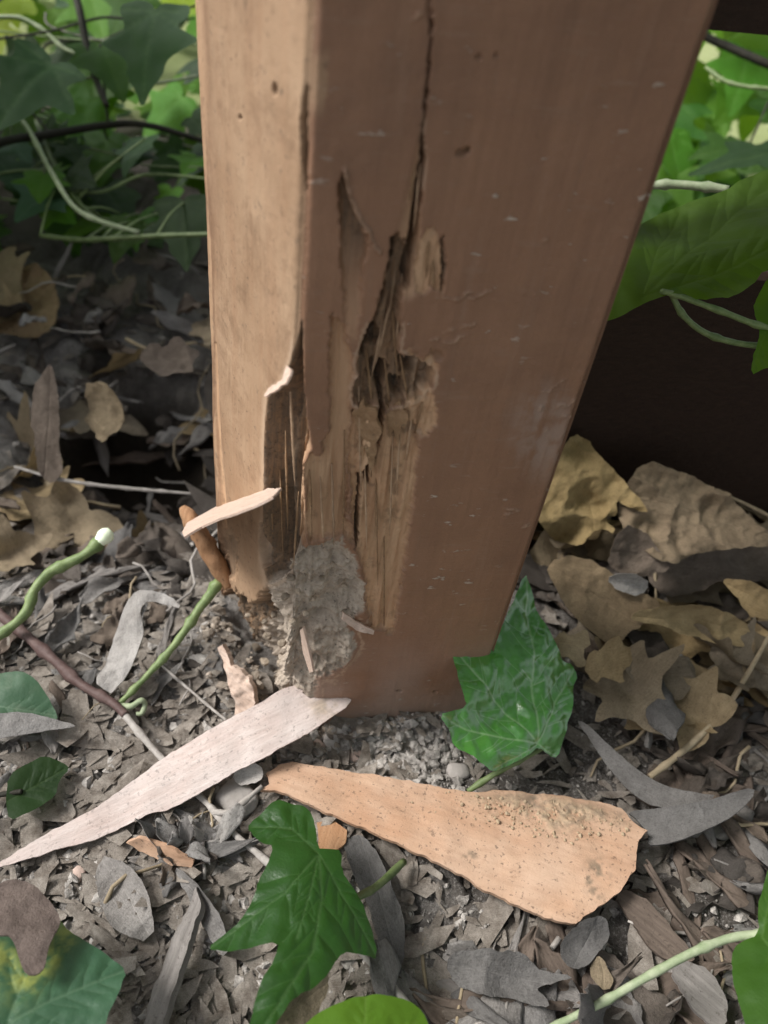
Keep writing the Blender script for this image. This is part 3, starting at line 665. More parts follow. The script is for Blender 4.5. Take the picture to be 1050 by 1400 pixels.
    for i in range(len(rows) - 1):
        r0, r1 = rows[i], rows[i + 1]
        for j in range(nbp - 1): F.append([nb + i * nbp + j, nb + i * nbp + j + 1, nb + (i + 1) * nbp + j + 1, nb + (i + 1) * nbp + j])
        # join to the right edge and to the left edge with fans
        F.append([I[r0, nx - 1], nb + i * nbp, nb + (i + 1) * nbp] + [int(I[r, nx - 1]) for r in range(r1, r0, -1)])
        F.append([int(I[r, 0]) for r in range(r0, r1 + 1)] + [nb + (i + 1) * nbp + nbp - 1, nb + i * nbp + nbp - 1])
    F.append([int(i) for i in I[-1]] + [nb + (len(rows) - 1) * nbp + j for j in range(nbp)])
    pad = len(V) - nb
    A = {k: np.r_[np.clip(v, 0, 1), np.full(pad, .0)] for k, v in dict(bare=bare, rot=rot, dirt=dirt, edge=edge, side=side, dust_bounce=dust_bounce, strip=sstep(-WL + .020, -WL + .001, s + .004 * gr) * .85).items()}
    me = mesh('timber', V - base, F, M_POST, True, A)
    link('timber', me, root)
    return root
POSTO = build_post()
def fdepth(px, py, out=0.0, face='f'):
    """depth of the post's face along a pixel's ray, moved out of the face by a few mm"""
    n = np.array([*(NF if face == 'f' else NL), 0]); a = np.array([*A2, 0]) + n * out; d = ray(px, py)
    return ((a - CAM) @ n) / (d @ n)
def onface(px, py, out=0.0, face='f'): return (px, py, 'd', fdepth(px, py, out, face))

def curl(amp, axis=0, q=2):
    def f(V, px, out):
        r = np.abs(out[:, axis]).max() + 1e-6; return amp * (np.abs(V[:, axis]) / r) ** q
    return f
def creased(amp, sc, seed=0, fn=None):
    def f(V, px, out):
        q = np.c_[V / sc, np.full(len(V), seed * 3.3)]
        z = amp * (.6 * fbm(q * .7, 2, seed) + 1.1 * (.35 - np.abs(fbm(q * .9 + 5, 2, seed + 3))) + .35 * (.3 - np.abs(fbm(q * 2.6, 3, seed + 7))))
        return z + (fn(V, px, out) if fn else 0)
    return f
def wavy(amp, sc, seed=0, fn=None):
    def f(V, px, out):
        z = amp * fbm(np.c_[V / sc, np.full(len(V), seed * 3.3)], 3, seed)
        return z + (fn(V, px, out) if fn else 0)
    return f

# loose pieces that belong to the post
piece('paint_curl', [(361, 541), (366, 532), (376, 526), (385, 518), (392, 500), (397, 505), (390, 524), (381, 532), (372, 537), (364, 543)], [onface(361, 541, .003, 'l'), onface(385, 518, .003, 'l'), onface(392, 500, .001, 'l')], M_SPL, .0006, .0006, wavy(.0006, .004, 3), .0003, parent=POSTO)
piece('splinter', [(483, 566), (487, 551), (491, 558), (497, 544), (502, 556), (512, 558), (520, 592), (514, 604), (513, 628), (506, 652), (503, 626), (499, 610), (494, 626), (489, 590)], [onface(484, 560, -.001), onface(516, 566, .0015), onface(507, 640, .0002)], M_OLIVE, .0016, .0008, wavy(.0012, .004, 5), .0008, parent=POSTO)
piece('splinter', [(528, 556), (534, 561), (545, 548), (550, 560), (558, 566), (553, 586), (548, 582), (543, 610), (538, 588), (533, 600), (529, 575)], [onface(528, 556, -.001), onface(556, 566, .0012), onface(540, 604, .0)], M_OLIVE, .0016, .0008, wavy(.0012, .004, 6), .0008, parent=POSTO)
piece('splinter', [(410, 862), (414, 858), (422, 890), (428, 918), (423, 920), (414, 892)], [onface(410, 862, .001), onface(428, 918, .006), onface(423, 920, .003)], M_SPL, .001, .0007, None, .0003, parent=POSTO)
piece('splinter', [(470, 838), (490, 852), (512, 862), (510, 867), (488, 862), (468, 848)], [onface(470, 838, .000), onface(512, 862, .002), onface(488, 862, .0025)], M_SPL, .0015, .0007, wavy(.001, .004, 7), .0004, parent=POSTO)
piece('splinter', [(296, 885), (303, 882), (316, 910), (330, 915), (345, 935), (348, 962), (340, 985), (318, 992), (322, 960), (312, 930)], [(296, 885, .028), (330, 915, .026), (318, 990, .006)], M_SPL, .003, .0008, wavy(.003, .006, 8), .0012, parent=POSTO)

def blob(name, c, r, mat, seed, parent=None, amp=.45, sub=2, flat=.7, rotz=0.0):
    import bmesh
    bm = bmesh.new(); bmesh.ops.create_icosphere(bm, subdivisions=sub, radius=1.0)
    V = np.array([v.co[:] for v in bm.verts]); F = [[v.index for v in f.verts] for f in bm.faces]; bm.free()
    V = V * (1 + amp * fbm(V * 1.4 + seed * 9.1, 4, seed))[:, None]
    q = np.sign(V) * np.abs(V) ** .8; V = q * np.array([1.0, .8, flat]) * r
    me = mesh(name, V, F, mat, sub >= 3)
    o = link(name, me, parent); o.location = tuple(np.asarray(c) - (np.array(parent.location) if parent else 0)); o.rotation_euler = (0, 0, rotz); return o
# crumbs of rotten wood lodged in the hollow
for i, (x, y, r) in enumerate([(397, 790, 5), (415, 785, 4), (408, 808, 4.5), (390, 815, 5), (497, 832, 6.5), (402, 765, 3.5), (375, 840, 5), (365, 870, 6), (385, 880, 6), (350, 885, 6), (400, 850, 5), (440, 790, 4), (470, 800, 3.5), (384, 905, 6), (362, 905, 6), (418, 838, 4), (455, 770, 3), (478, 775, 3.5), (430, 818, 3), (345, 862, 4), (362, 850, 4), (372, 812, 4), (338, 842, 4)]):
    c = atd(x, y, fdepth(x, y, -.004) if x > 388 else fdepth(x, y, -.007, 'l'))
    blob('wood_crumb', c, r / 3000, M_CRUMB, 100 + i, POSTO, .8, 2, .7, i * 1.3)

# torn fibres in the rot and loose rubble heaped at the foot
_fr = random.Random(12)
for i, (x, y, L, lean) in enumerate([(536, 400, 60, -8), (545, 430, 70, -6), (525, 450, 60, -14), (515, 480, 50, -10), (540, 470, 60, 4), (505, 520, 55, 6), (530, 530, 50, 6), (553, 520, 45, 8), (492, 600, 90, 2), (500, 690, 80, 2), (515, 720, 100, 2), (535, 660, 90, -3), (545, 620, 70, -4), (525, 790, 90, 0), (470, 660, 90, -1), (455, 690, 70, 2), (440, 700, 60, 3), (425, 690, 60, 2), (400, 600, 80, 4), (392, 660, 90, 2), (385, 700, 80, 3), (405, 720, 60, -4), (376, 620, 80, 1), (372, 690, 90, 2), (345, 760, 70, 4), (330, 780, 60, -3), (560, 590, 50, -6), (575, 560, 40, -10), (585, 350, 40, -3), (592, 375, 36, 2), (570, 270, 60, -6), (563, 250, 50, -6)]):
    f_ = 'f' if x > 398 else 'l'; pts = []
    for t, o_ in ((0, -.001), (.35, .0006), (.7, .0008), (1, -.0006)):
        px_, py_ = x + lean * 1.6 * (t - .5), y + L * 1.6 * (t - .5); dp = -.0045 if (x < 400 and x > 366) or (490 < x < 560 and 380 < y < 545) else -.0018
        pts.append((px_, py_, 'd', fdepth(px_, py_, dp + o_ + _fr.uniform(0, .0008), f_), (.00015, .0004, .00036, .0001)[int(t * 3 + .4)] * _fr.uniform(.7, 1.3)))
    tube('wood_fibre', pts, _fr.choice([M_OLIVE, M_OLIVE, M_FIB]), 5, .6, POSTO, 4, i)
def rubble():
    r = random.Random(9); Vs, Fs, k = [], [], 0; b = np.array(POSTO.location)
    for i in range(520):
        u = r.random()
        if u < .45: q = A2 * (1 - r.random() * .25) + 0; t = r.gauss(.12, .16); q = A2 + U * WF * t + NF * abs(r.gauss(.002, .006)); z = .001
        elif u < .8: t = r.random(); q = A2 + VL * WL * t + NL * abs(r.gauss(.001, .007)); z = .001 + .010 * max(0, r.gauss(.2, .5))
        else: t = r.random(); q = A2 + U * WF * t + NF * abs(r.gauss(.001, .004)); z = .0005
        z += float(gh(q[0], q[1])); sz = .0006 + .0024 * r.random() ** 3
        V = IC0 * np.array([[r.uniform(.55, 1.35)] for _ in IC0]) * sz * np.array([1.1, .9, .75]) + np.array([q[0], q[1], z]) - b
        Vs.append(V); Fs += [tuple(j + k for j in f) for f in IF0]; k += len(V)
    o = link('foot_rubble', mesh('foot_rubble', np.concatenate(Vs), Fs, M_RUBBLE, False)); o.location = tuple(b); o['kind'] = 'stuff'
import bmesh as _b0
_t = _b0.new(); _b0.ops.create_icosphere(_t, subdivisions=1, radius=1.0); IC0 = np.array([v.co[:] for v in _t.verts]); IF0 = [[v.index for v in f.verts] for f in _t.faces]; _t.free()
M_RUBBLE = mat_plain('foot_rubble', (.17, .14, .11), (.46, .39, .32), 200, .95, .7)
rubble()
# ------------------------------------------------------------------ fence boards behind the post
def board(name, s0, s1, off, th, z0, z1, mat, label, cat, tilt=0.0):
    """a plank parallel to the post's front face; off: metres behind that face"""
    n = 60; V = []; F = []
    for i in range(n + 1):
        s = s0 + (s1 - s0) * i / n
        for (o_, z_) in ((off, z0), (off, z0 + .003), (off, z1 - .003), (off + .003, z1), (off + th, z1), (off + th, z0)):
            p = A2 + U * s - NF * o_
            V.append((p[0], p[1], z_ + .0008 * math.sin(s * 31 + z_ * 50)))
    k = 6
    for i in range(n):
        for j in range(k): F.append((i * k + j, (i + 1) * k + j, (i + 1) * k + (j + 1) % k, i * k + (j + 1) % k))
    F.append(tuple(range(k))); F.append(tuple(n * k + j for j in range(k))[::-1])
    V = np.array(V); b = V.mean(0); me = mesh(name, V - b, F, mat, False)
    o = link(name, me); o.location = tuple(b); return tag(o, label, cat)
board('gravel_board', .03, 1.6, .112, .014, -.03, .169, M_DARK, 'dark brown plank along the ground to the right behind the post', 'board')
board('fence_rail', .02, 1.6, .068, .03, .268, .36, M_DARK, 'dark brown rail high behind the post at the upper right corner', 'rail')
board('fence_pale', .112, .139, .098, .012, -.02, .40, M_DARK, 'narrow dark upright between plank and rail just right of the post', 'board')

# ------------------------------------------------------------------ leaf shapes
IVY = [(0, 0), (.07, -.09), (.22, -.14), (.40, -.10), (.50, -.02), (.42, .08), (.36, .19), (.48, .27), (.66, .40), (.50, .46), (.33, .50), (.26, .58), (.20, .74), (.10, .93), (0, 1.08)]
def ivy_shape(seed, slim=1.0, lob=1.0):
    r = random.Random(seed); R = [(x * slim * r.uniform(.88, 1.12), y * r.uniform(.94, 1.06) if 0 < y < 1 else y) for x, y in IVY]
    L = [(-x * r.uniform(.85, 1.1), y + r.uniform(-.03, .03)) for x, y in R[1:-1]][::-1]
    return R + L, R[8], R[4], L[len(L) - 8], L[len(L) - 4]
def ivy_mesh(seed, mat, slim=1.0, sp=.045):
    o, t1, t2, t3, t4 = ivy_shape(seed, slim)
    out = resample(o, sp, True, .012, seed, 1); V2, F = fill(out, sp)
    x, y = V2[:, 0], V2[:, 1]; r = random.Random(seed)
    v = np.zeros(len(V2))
    for tip, w in (((0, 1.05), .022), (t1, .018), (t2, .015), (t3, .018), (t4, .015)):
        v = np.maximum(v, 1 - sstep(.4, 1.3, segdist(V2, [(0, 0), tip], False) / w))
    z = .16 * np.abs(x) ** 1.4 - r.uniform(.05, .3) * (y - .2) ** 2 - r.uniform(.0, .35) * x * x + .05 * fbm(np.c_[V2 * 3.2, np.full(len(V2), seed)], 3, seed)
    z = z - .012 * v
    return mesh('ivy_leaf', np.c_[V2, z], F, mat, True, {'vein': v})
def blade_mesh(name, seed, L, Wd, mat, kind='lance', th=.0004, curlw=.3, nl=14, nw=6):
    """dry leaf or strip along +x, built as a bent sheet; metres"""
    r = random.Random(seed); V = []; F = []; A = []
    bx, by, tw, sk = r.uniform(-.25, .35), r.uniform(-.25, .25), r.uniform(-.7, .7), r.uniform(-.25, .25)
    c_ = r.uniform(-curlw, curlw) * 2
    tear = r.uniform(.06, .30); rg_ = [[r.uniform(-tear, tear * .6) for _ in range(nl + 1)] for _ in range(2)]
    for i in range(nl + 1):
        t = i / nl
        if kind == 'lance': w = Wd * (math.sin(math.pi * min(1, t * .96 + .02)) ** .75) * (1 - .25 * t)
        elif kind == 'ovate': w = Wd * (math.sin(math.pi * (t * .94 + .03) ** .75) ** .7)
        elif kind == 'strip': w = Wd * (.75 + .3 * math.sin(t * 5 + seed) + .15 * math.sin(t * 13 + seed)) * (min(1, (t + .06) * 5) * min(1, (1.04 - t) * 4)) ** .5
        else: w = Wd * (.6 + .4 * math.sin(t * 7 + seed * 1.7)) * (min(1, (t + .1) * 4) * min(1, (1.1 - t) * 4))
        for j in range(nw + 1):
            u = j / nw * 2 - 1
            e = 1 + rg_[(1 if u > 0 else 0)][i] * abs(u) ** 2 + (.16 * math.sin(t * 23 + seed + (3 if u > 0 else 0)) * abs(u) ** 3 if kind in ('frag', 'strip') else .04 * math.sin(t * 17 + seed))
            yy = u * w * .5 * e; ang = c_ * u
            z = w * .5 * abs(u) * math.sin(abs(ang)) * (1 if c_ > 0 else -1) * 1.2 + bx * L * (t - .5) ** 2 + math.sin(tw * (t - .5)) * yy
            z += .07 * Wd * math.sin(t * 9 + seed * 2 + u * 2) + .06 * Wd * math.sin(t * 19 - u * 4 + seed)
            V.append((L * (t - .5) + (rg_[0][j] * .10 * L if i in (0, nl) else 0), yy * math.cos(ang) + by * L * (t - .5) ** 2 * 2 + sk * w * .2, z)); A.append(1.0 if j == nw // 2 and kind in ('lance', 'ovate') else 0.0)
    m = nw + 1
    for i in range(nl):
        for j in range(nw): F.append((i * m + j, (i + 1) * m + j, (i + 1) * m + j + 1, i * m + j + 1))
    V = np.array(V); n = len(V)
    if th:
        bot = V - np.array([0, 0, th]); edge = [i * m for i in range(nl)]
        F2 = [tuple(q + n for q in f[::-1]) for f in F]; S_ = []
        ring = [i * m for i in range(nl + 1)] + [nl * m + j for j in range(1, m)] + [i * m + nw for i in range(nl - 1, -1, -1)] + [j for j in range(nw - 1, 0, -1)]
        for a in range(len(ring)):
            p, q = ring[a], ring[(a + 1) % len(ring)]; S_.append((q, p, p + n, q + n))
        V = np.r_[V, bot]; F = F + F2 + S_; A = A + A
    return mesh(name, V, F, mat, True, {'vein': np.array(A)})
def dryivy_mesh(seed, size, mat):
    o, *t = ivy_shape(seed, 1.05); out = resample(o, .07, True, .03, seed, 1); V2, F = fill(out, .07); r = random.Random(seed)
    x, y = V2[:, 0], V2[:, 1]
    z = r.uniform(.2, .9) * np.abs(x) ** 1.5 + r.uniform(-.3, .5) * (y - .4) ** 2 + .14 * fbm(np.c_[V2 * 3.5, np.full(len(V2), seed)], 3, seed)
    v = np.zeros(len(V2))
    for tip in ((0, 1.05), *t): v = np.maximum(v, 1 - sstep(.4, 1.3, segdist(V2, [(0, 0), tip], False) / .02))
    V = np.c_[V2 - np.array([0, .45]), z] * size
    return mesh('dry_leaf', V, F, mat, True, {'vein': v})

def orient(pos, normal, tip, scale=1.0, local=None):
    n = Vector(normal).normalized(); t = Vector(tip); t = (t - n * t.dot(n))
    if t.length < 1e-5: t = n.orthogonal()
    t.normalize(); x = t.cross(n)
    M = Matrix(((x[0], t[0], n[0], pos[0]), (x[1], t[1], n[1], pos[1]), (x[2], t[2], n[2], pos[2]), (0, 0, 0, 1)))
    return M @ Matrix.Scale(scale, 4)

# ------------------------------------------------------------------ ivy growing behind
IVYLIB = {}
for nm, mt in (('deep', G_DEEP), ('mid', G_MID), ('light', G_LITE), ('yellow', G_YEL), ('soft', G_SOFT)):
    IVYLIB[nm] = [ivy_mesh(200 + i * 7 + len(nm), mt, random.uniform(.85, 1.15)) for i in range(5)]
CAMR = RM @ np.array([1, 0, 0]); CAMD = RM @ np.array([0, 1, 0]); CAMF = RM @ np.array([0, 0, 1])
def vine(label, stem, leaves, smat=S_GREEN, group=None):
    """stem: list of (px, py, 'd', depth, radius); leaves: (px, py, depth, size, tip angle in picture, tilt a, tilt b, kind)"""
    b = pt(stem[0]); root = empty('ivy_vine', b); tag(root, label, 'ivy vine', group)
    sp = crspline(np.array([pt(q) for q in stem]), 8)
    tube('stem', stem, smat, 7, .12, root)
    for (px, py, dep, size, ang, ta, tb, kind) in leaves:
        c = atd(px, py, dep); a = math.radians(ang)
        tip = CAMR * math.cos(a) - CAMD * math.sin(a)
        n = -CAMF + CAMR * ta - CAMD * tb
        M = orient(c - tip * size * .4 - b, n, tip, size)
        o = link('leaf', random.choice(IVYLIB[kind]), root); o.matrix_local = M
        at = np.array((M @ Vector((0, 0, 0)))[:]) + b
        j = np.argmin(np.linalg.norm(sp - at, axis=1)); q = sp[j]
        if np.linalg.norm(q - at) < .07:
            mid = (q + at) / 2 + np.array([0, 0, .003]); path = crspline([q, mid, at], 5)
            V, F = tube_vf(path - b, np.linspace(.0011, .0008, len(path)), 5)
            link('petiole', mesh('petiole', V, F, smat), root)
    return root
rr = random.Random(3)
def cloud(n, x0, x1, y0, y1, d0, d1, s0, s1, kinds, skip=None):
    out = []
    while len(out) < n:
        x, y = rr.uniform(x0, x1), rr.uniform(y0, y1)
        if skip and skip(x, y): continue
        out.append((x, y, rr.uniform(d0, d1), rr.uniform(s0, s1), rr.uniform(-150, -20), rr.uniform(-.6, .6), rr.uniform(-.1, 1.0), rr.choice(kinds)))
    return out
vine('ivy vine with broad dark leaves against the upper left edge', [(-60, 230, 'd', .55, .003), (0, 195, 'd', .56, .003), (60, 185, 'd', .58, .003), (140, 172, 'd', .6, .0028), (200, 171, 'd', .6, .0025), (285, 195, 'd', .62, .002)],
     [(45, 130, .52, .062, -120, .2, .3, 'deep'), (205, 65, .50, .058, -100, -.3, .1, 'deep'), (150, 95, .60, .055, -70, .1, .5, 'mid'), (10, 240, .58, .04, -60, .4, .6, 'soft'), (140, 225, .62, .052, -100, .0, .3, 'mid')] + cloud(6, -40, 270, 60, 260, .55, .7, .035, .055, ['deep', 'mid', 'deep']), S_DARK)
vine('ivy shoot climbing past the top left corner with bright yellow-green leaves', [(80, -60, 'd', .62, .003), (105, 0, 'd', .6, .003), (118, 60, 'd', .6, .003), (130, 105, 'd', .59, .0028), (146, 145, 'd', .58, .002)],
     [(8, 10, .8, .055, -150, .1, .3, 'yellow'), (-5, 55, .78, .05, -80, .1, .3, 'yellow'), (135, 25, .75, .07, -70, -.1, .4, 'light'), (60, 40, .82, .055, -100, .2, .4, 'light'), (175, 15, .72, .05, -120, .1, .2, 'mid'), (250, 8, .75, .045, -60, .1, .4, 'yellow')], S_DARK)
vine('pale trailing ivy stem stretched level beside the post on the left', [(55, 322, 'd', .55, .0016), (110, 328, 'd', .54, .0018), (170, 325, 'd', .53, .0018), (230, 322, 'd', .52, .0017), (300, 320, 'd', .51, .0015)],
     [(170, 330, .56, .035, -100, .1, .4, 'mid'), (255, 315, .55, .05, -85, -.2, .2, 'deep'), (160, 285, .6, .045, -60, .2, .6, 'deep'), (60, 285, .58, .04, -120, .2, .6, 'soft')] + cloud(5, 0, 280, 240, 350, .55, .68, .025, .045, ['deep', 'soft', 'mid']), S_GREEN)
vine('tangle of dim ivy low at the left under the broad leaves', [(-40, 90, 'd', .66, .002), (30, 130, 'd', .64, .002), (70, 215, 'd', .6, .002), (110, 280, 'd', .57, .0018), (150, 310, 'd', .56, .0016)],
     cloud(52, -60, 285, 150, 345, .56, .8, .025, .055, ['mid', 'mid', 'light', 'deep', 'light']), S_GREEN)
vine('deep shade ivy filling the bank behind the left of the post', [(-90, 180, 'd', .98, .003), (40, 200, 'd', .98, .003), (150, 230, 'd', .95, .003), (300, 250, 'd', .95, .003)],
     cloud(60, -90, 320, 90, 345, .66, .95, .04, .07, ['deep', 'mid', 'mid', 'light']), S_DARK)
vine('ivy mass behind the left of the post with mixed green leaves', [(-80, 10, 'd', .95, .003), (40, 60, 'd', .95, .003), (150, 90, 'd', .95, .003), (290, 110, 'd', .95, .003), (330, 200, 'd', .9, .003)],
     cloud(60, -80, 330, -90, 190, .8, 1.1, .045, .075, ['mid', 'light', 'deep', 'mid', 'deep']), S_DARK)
vine('added hedge ivy beyond the upper left of the frame, shading the litter', [(-420, 250, 'd', .75, .003), (-300, 0, 'd', .75, .003), (-200, -200, 'd', .8, .003), (-100, -420, 'd', .8, .003)],
     cloud(55, -620, 60, -420, -40, .6, 1.0, .05, .08, ['mid', 'light', 'deep']) + cloud(40, -560, -70, -60, 300, .55, .9, .05, .08, ['mid', 'deep', 'deep']), S_DARK)  # added mass blocking sun from the back-left litter
def shade_bank(label, n, box, seed, kinds, hang=False):
    r = random.Random(seed); x0, x1, y0, y1, z0, z1 = box
    root = empty('shade_ivy', ((x0 + x1) / 2, (y0 + y1) / 2, 0)); tag(root, label, 'shading ivy'); b = np.array(root.location)
    for k in range(7):
        q = np.array([[r.uniform(x0, x1), y0 + (y1 - y0) * (k + .5 + r.uniform(-.3, .3)) / 7, z] for z in np.linspace(-.01, z1, 6)])
        if hang:
            xs = r.uniform(x0 + .05, x1); q = np.array([[xs + .04 * math.sin(t * 5 + k), y1 - .02 + .05 * k / 7 - (y1 - y0) * t, z0 + .05 + .12 * math.sin(t * 2.2)] for t in np.linspace(0, 1, 6)])
        else: q[1:, 0] = q[0, 0] + np.cumsum([r.uniform(-.05, .05) for _ in range(5)])
        pth = crspline(q, 4); V, F = tube_vf(pth - b, np.linspace(.004, .0015, len(pth)), 6, .2, k); link('stem', mesh('stem', V, F, S_DARK), root)
    m = 0
    while m < n:
        p = np.array([r.uniform(x0, x1), r.uniform(y0, y1), r.uniform(z0, z1)]); px, d = proj(p)
        if -25 < px[0] < 1075 and -25 < px[1]: continue
        M = orient(p - b, (r.uniform(-1, .4), r.uniform(-.9, .3), r.uniform(.2, 1)), (r.uniform(-1, 1), r.uniform(-1, 1), -1), r.uniform(.05, .08))
        link('leaf', r.choice(IVYLIB[r.choice(kinds)]), root).matrix_local = M; m += 1
shade_bank('added ivy bank out of view at the left, shading the back left', 150, (-.74, -.32, .34, .66, .02, .38), 5, ['mid', 'deep', 'deep', 'light'])  # unseen blocker put in to shade the back left; leaves in view are skipped
shade_bank('added ivy canopy out of view overhead, shading the post and right side', 230, (-.06, .70, -.38, .42, .43, .62), 8, ['mid', 'deep', 'deep'], True)  # unseen canopy put in to darken the post's upper face and the right
vine('added hedge ivy beyond the upper right of the frame, darkening the right', [(1250, 150, 'd', .8, .003), (1150, -50, 'd', .8, .003), (1050, -250, 'd', .8, .003)],
     cloud(50, 800, 1400, -420, -20, .6, 1.0, .05, .08, ['mid', 'deep', 'light']), S_DARK)  # added foliage that cuts light on the right
for k_ in range(9):
    y_ = rr.uniform(20, 330); d_ = rr.uniform(.54, .72); sl_ = rr.uniform(-60, 60)
    vine(['lowest', 'thin', 'kinked', 'slanting', 'dim', 'long', 'short', 'drooping', 'stray'][k_] + ' bare ivy stem left of the post, ' + ['about level with the triangular split', 'near the dark branch', 'under the broad leaves', 'behind the level pale stem', 'close to the post edge', 'by the left edge', 'above the olive curled leaf', 'in front of the deep shade', 'near the top corner'][k_],
         [(x_, y_ + sl_ * (x_ - 100) / 250 + rr.uniform(-14, 14), 'd', d_, rr.uniform(.0006, .0012)) for x_ in (-40 + rr.uniform(0, 120), 70, 140, 200, 230 + rr.uniform(0, 60))], [], rr.choice([S_GREEN, S_PALE, S_GREY, S_DARK]))
vine('pale bare ivy stems looping near the top left corner', [(-20, 25, 'd', .62, .0016), (25, 24, 'd', .62, .0017), (60, 42, 'd', .62, .0017), (90, 68, 'd', .62, .0016), (125, 76, 'd', .62, .0014)], [], S_PALE)
vine('pale crossed ivy stems under the broad dark leaves at left', [(-20, 135, 'd', .6, .0016), (30, 165, 'd', .58, .0018), (70, 235, 'd', .55, .0018), (110, 290, 'd', .53, .0017), (190, 318, 'd', .525, .0014)], [(60, 260, .56, .03, -90, .2, .7, 'light'), (25, 215, .6, .03, -60, .2, .9, 'soft')], S_PALE)
# right of the post
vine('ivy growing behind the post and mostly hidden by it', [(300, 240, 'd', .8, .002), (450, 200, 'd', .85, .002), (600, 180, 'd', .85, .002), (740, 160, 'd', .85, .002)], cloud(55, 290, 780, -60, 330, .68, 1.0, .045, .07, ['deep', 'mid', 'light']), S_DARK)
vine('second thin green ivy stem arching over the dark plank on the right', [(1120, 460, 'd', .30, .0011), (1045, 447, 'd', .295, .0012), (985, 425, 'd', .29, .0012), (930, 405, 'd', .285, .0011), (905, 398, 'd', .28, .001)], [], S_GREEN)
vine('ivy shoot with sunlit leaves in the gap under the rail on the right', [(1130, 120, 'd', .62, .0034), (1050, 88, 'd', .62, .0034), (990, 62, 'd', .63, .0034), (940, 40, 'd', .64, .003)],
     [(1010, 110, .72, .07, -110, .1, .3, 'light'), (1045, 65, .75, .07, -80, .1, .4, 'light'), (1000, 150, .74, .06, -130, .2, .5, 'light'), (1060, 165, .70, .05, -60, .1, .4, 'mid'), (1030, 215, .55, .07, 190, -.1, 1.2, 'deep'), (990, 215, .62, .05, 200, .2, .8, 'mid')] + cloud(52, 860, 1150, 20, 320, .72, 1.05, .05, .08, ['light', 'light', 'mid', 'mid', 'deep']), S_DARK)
vine('thin green ivy stem crossing the sunlit gap on the right', [(965, 92, 'd', .6, .0014), (990, 110, 'd', .59, .0015), (1020, 118, 'd', .58, .0015), (1060, 122, 'd', .57, .0015), (1120, 130, 'd', .57, .0015)], [(1090, 160, .58, .05, -80, 0, .3, 'mid')], S_GREEN)
vine('pale cut ivy stem lying level right of the post edge', [(870, 256, 'd', .36, .0018), (910, 252, 'd', .355, .0020), (950, 254, 'd', .35, .0020), (996, 259, 'd', .345, .0018)], [], S_PALE)

def leafvine(label, stem, smat, poly, plane, mat, disp, veins, sp=.0011, smooth=1, cat='ivy vine', pxattr=None, name='ivy_shoot', th=0.0):
    b = pt(stem[0]); root = empty(name, b); tag(root, label, cat)
    tube('stem', stem, smat, 8, .12, root)
    piece('leaf', poly, plane, mat, th, sp, disp, .0004, smooth, root, 5, veins, None, pxattr, sp < .00115)
    return root
leafvine('big smooth green leaf reaching in from the right edge above the plank', [(918, 402, 'd', .286, .0011), (935, 432, 'd', .29, .0011), (970, 458, 'd', .295, .0012), (1030, 472, 'd', .30, .0012), (1110, 470, 'd', .31, .0012)], S_GREEN,
     [(800, 440), (820, 380), (850, 335), (880, 300), (930, 275), (985, 265), (1040, 235), (1100, 220), (1110, 370), (1045, 365), (1030, 385), (1000, 400), (985, 398), (960, 402), (930, 395), (900, 405), (880, 412)],
     [(862, 405, 'd', .285), (1050, 370, 'd', .275), (1000, 260, 'd', .315)], G_BIG, wavy(.006, .03, 4), [([(880, 405), (960, 330), (1060, 250)], 2.2), ([(890, 400), (970, 375), (1060, 345)], 1.6), ([(880, 400), (900, 340), (930, 285)], 1.6)])
leafvine('pointed green leaf entering low at the right edge in front of the plank', [(1130, 470, 'd', .295, .001), (1090, 440, 'd', .296, .001), (1060, 420, 'd', .297, .001)], S_GREEN,
     [(1024, 516), (1032, 480), (1040, 455), (1028, 425), (1040, 395), (1060, 370), (1110, 360), (1130, 450), (1080, 500), (1045, 505)],
     [(1024, 516, 'd', .285), (1100, 470, 'd', .29), (1060, 370, 'd', .31)], G_LITE, wavy(.003, .02, 6), [([(1060, 420), (1024, 516)], 1.5), ([(1060, 420), (1090, 500)], 1.5)])

# ------------------------------------------------------------------ the two foreground ivy leaves and others near the ground
leafvine('glossy wet-looking ivy leaf resting against the right foot of the post', [(742, 1022, .020, .0013), (700, 1045, .018, .0013), (670, 1062, .014, .0013), (640, 1082, .008, .0012)], S_GREEN,
     [(716, 783), (722, 800), (730, 815), (748, 850), (757, 870), (765, 890), (776, 905), (792, 905), (800, 920), (790, 940), (786, 965), (780, 985), (775, 1010), (770, 1036), (755, 1033), (737, 1020), (722, 1032), (700, 1045), (672, 1056), (655, 1045), (640, 1030), (622, 1022), (618, 1002), (597, 977), (615, 972), (637, 968), (630, 945), (626, 915), (622, 890), (617, 872), (640, 880), (660, 887), (676, 886), (682, 865), (692, 845), (702, 820)],
     [(716, 783, .062), (600, 977, .040), (770, 1036, .022)], G_HERO,
     wavy(.0030, .016, 2, lambda V, px, out: 0.0010 * fbm(np.c_[V / .0050, np.zeros(len(V))], 2, 77) - .0045 * np.clip((px[:, 0] - 745) / 50, 0, 2) ** 1.5 + .0015 * np.sin(px[:, 1] / 17 + px[:, 0] / 30)),
     [([(735, 1016), (730, 940), (728, 880), (718, 790)], 2.4), ([(735, 1016), (690, 1010), (640, 998), (600, 978)], 2.0), ([(735, 1016), (690, 970), (650, 920), (620, 878)], 2.0), ([(735, 1016), (760, 960), (795, 915)], 2.0), ([(735, 1016), (750, 1026), (768, 1034)], 1.6), ([(735, 1018), (705, 1035), (672, 1052)], 1.6), ([(729, 930), (712, 915)], 1.4), ([(729, 938), (745, 930)], 1.4), ([(665, 940), (660, 905)], 1.2), ([(690, 1010), (660, 1030)], 1.2)], sp=.0009)
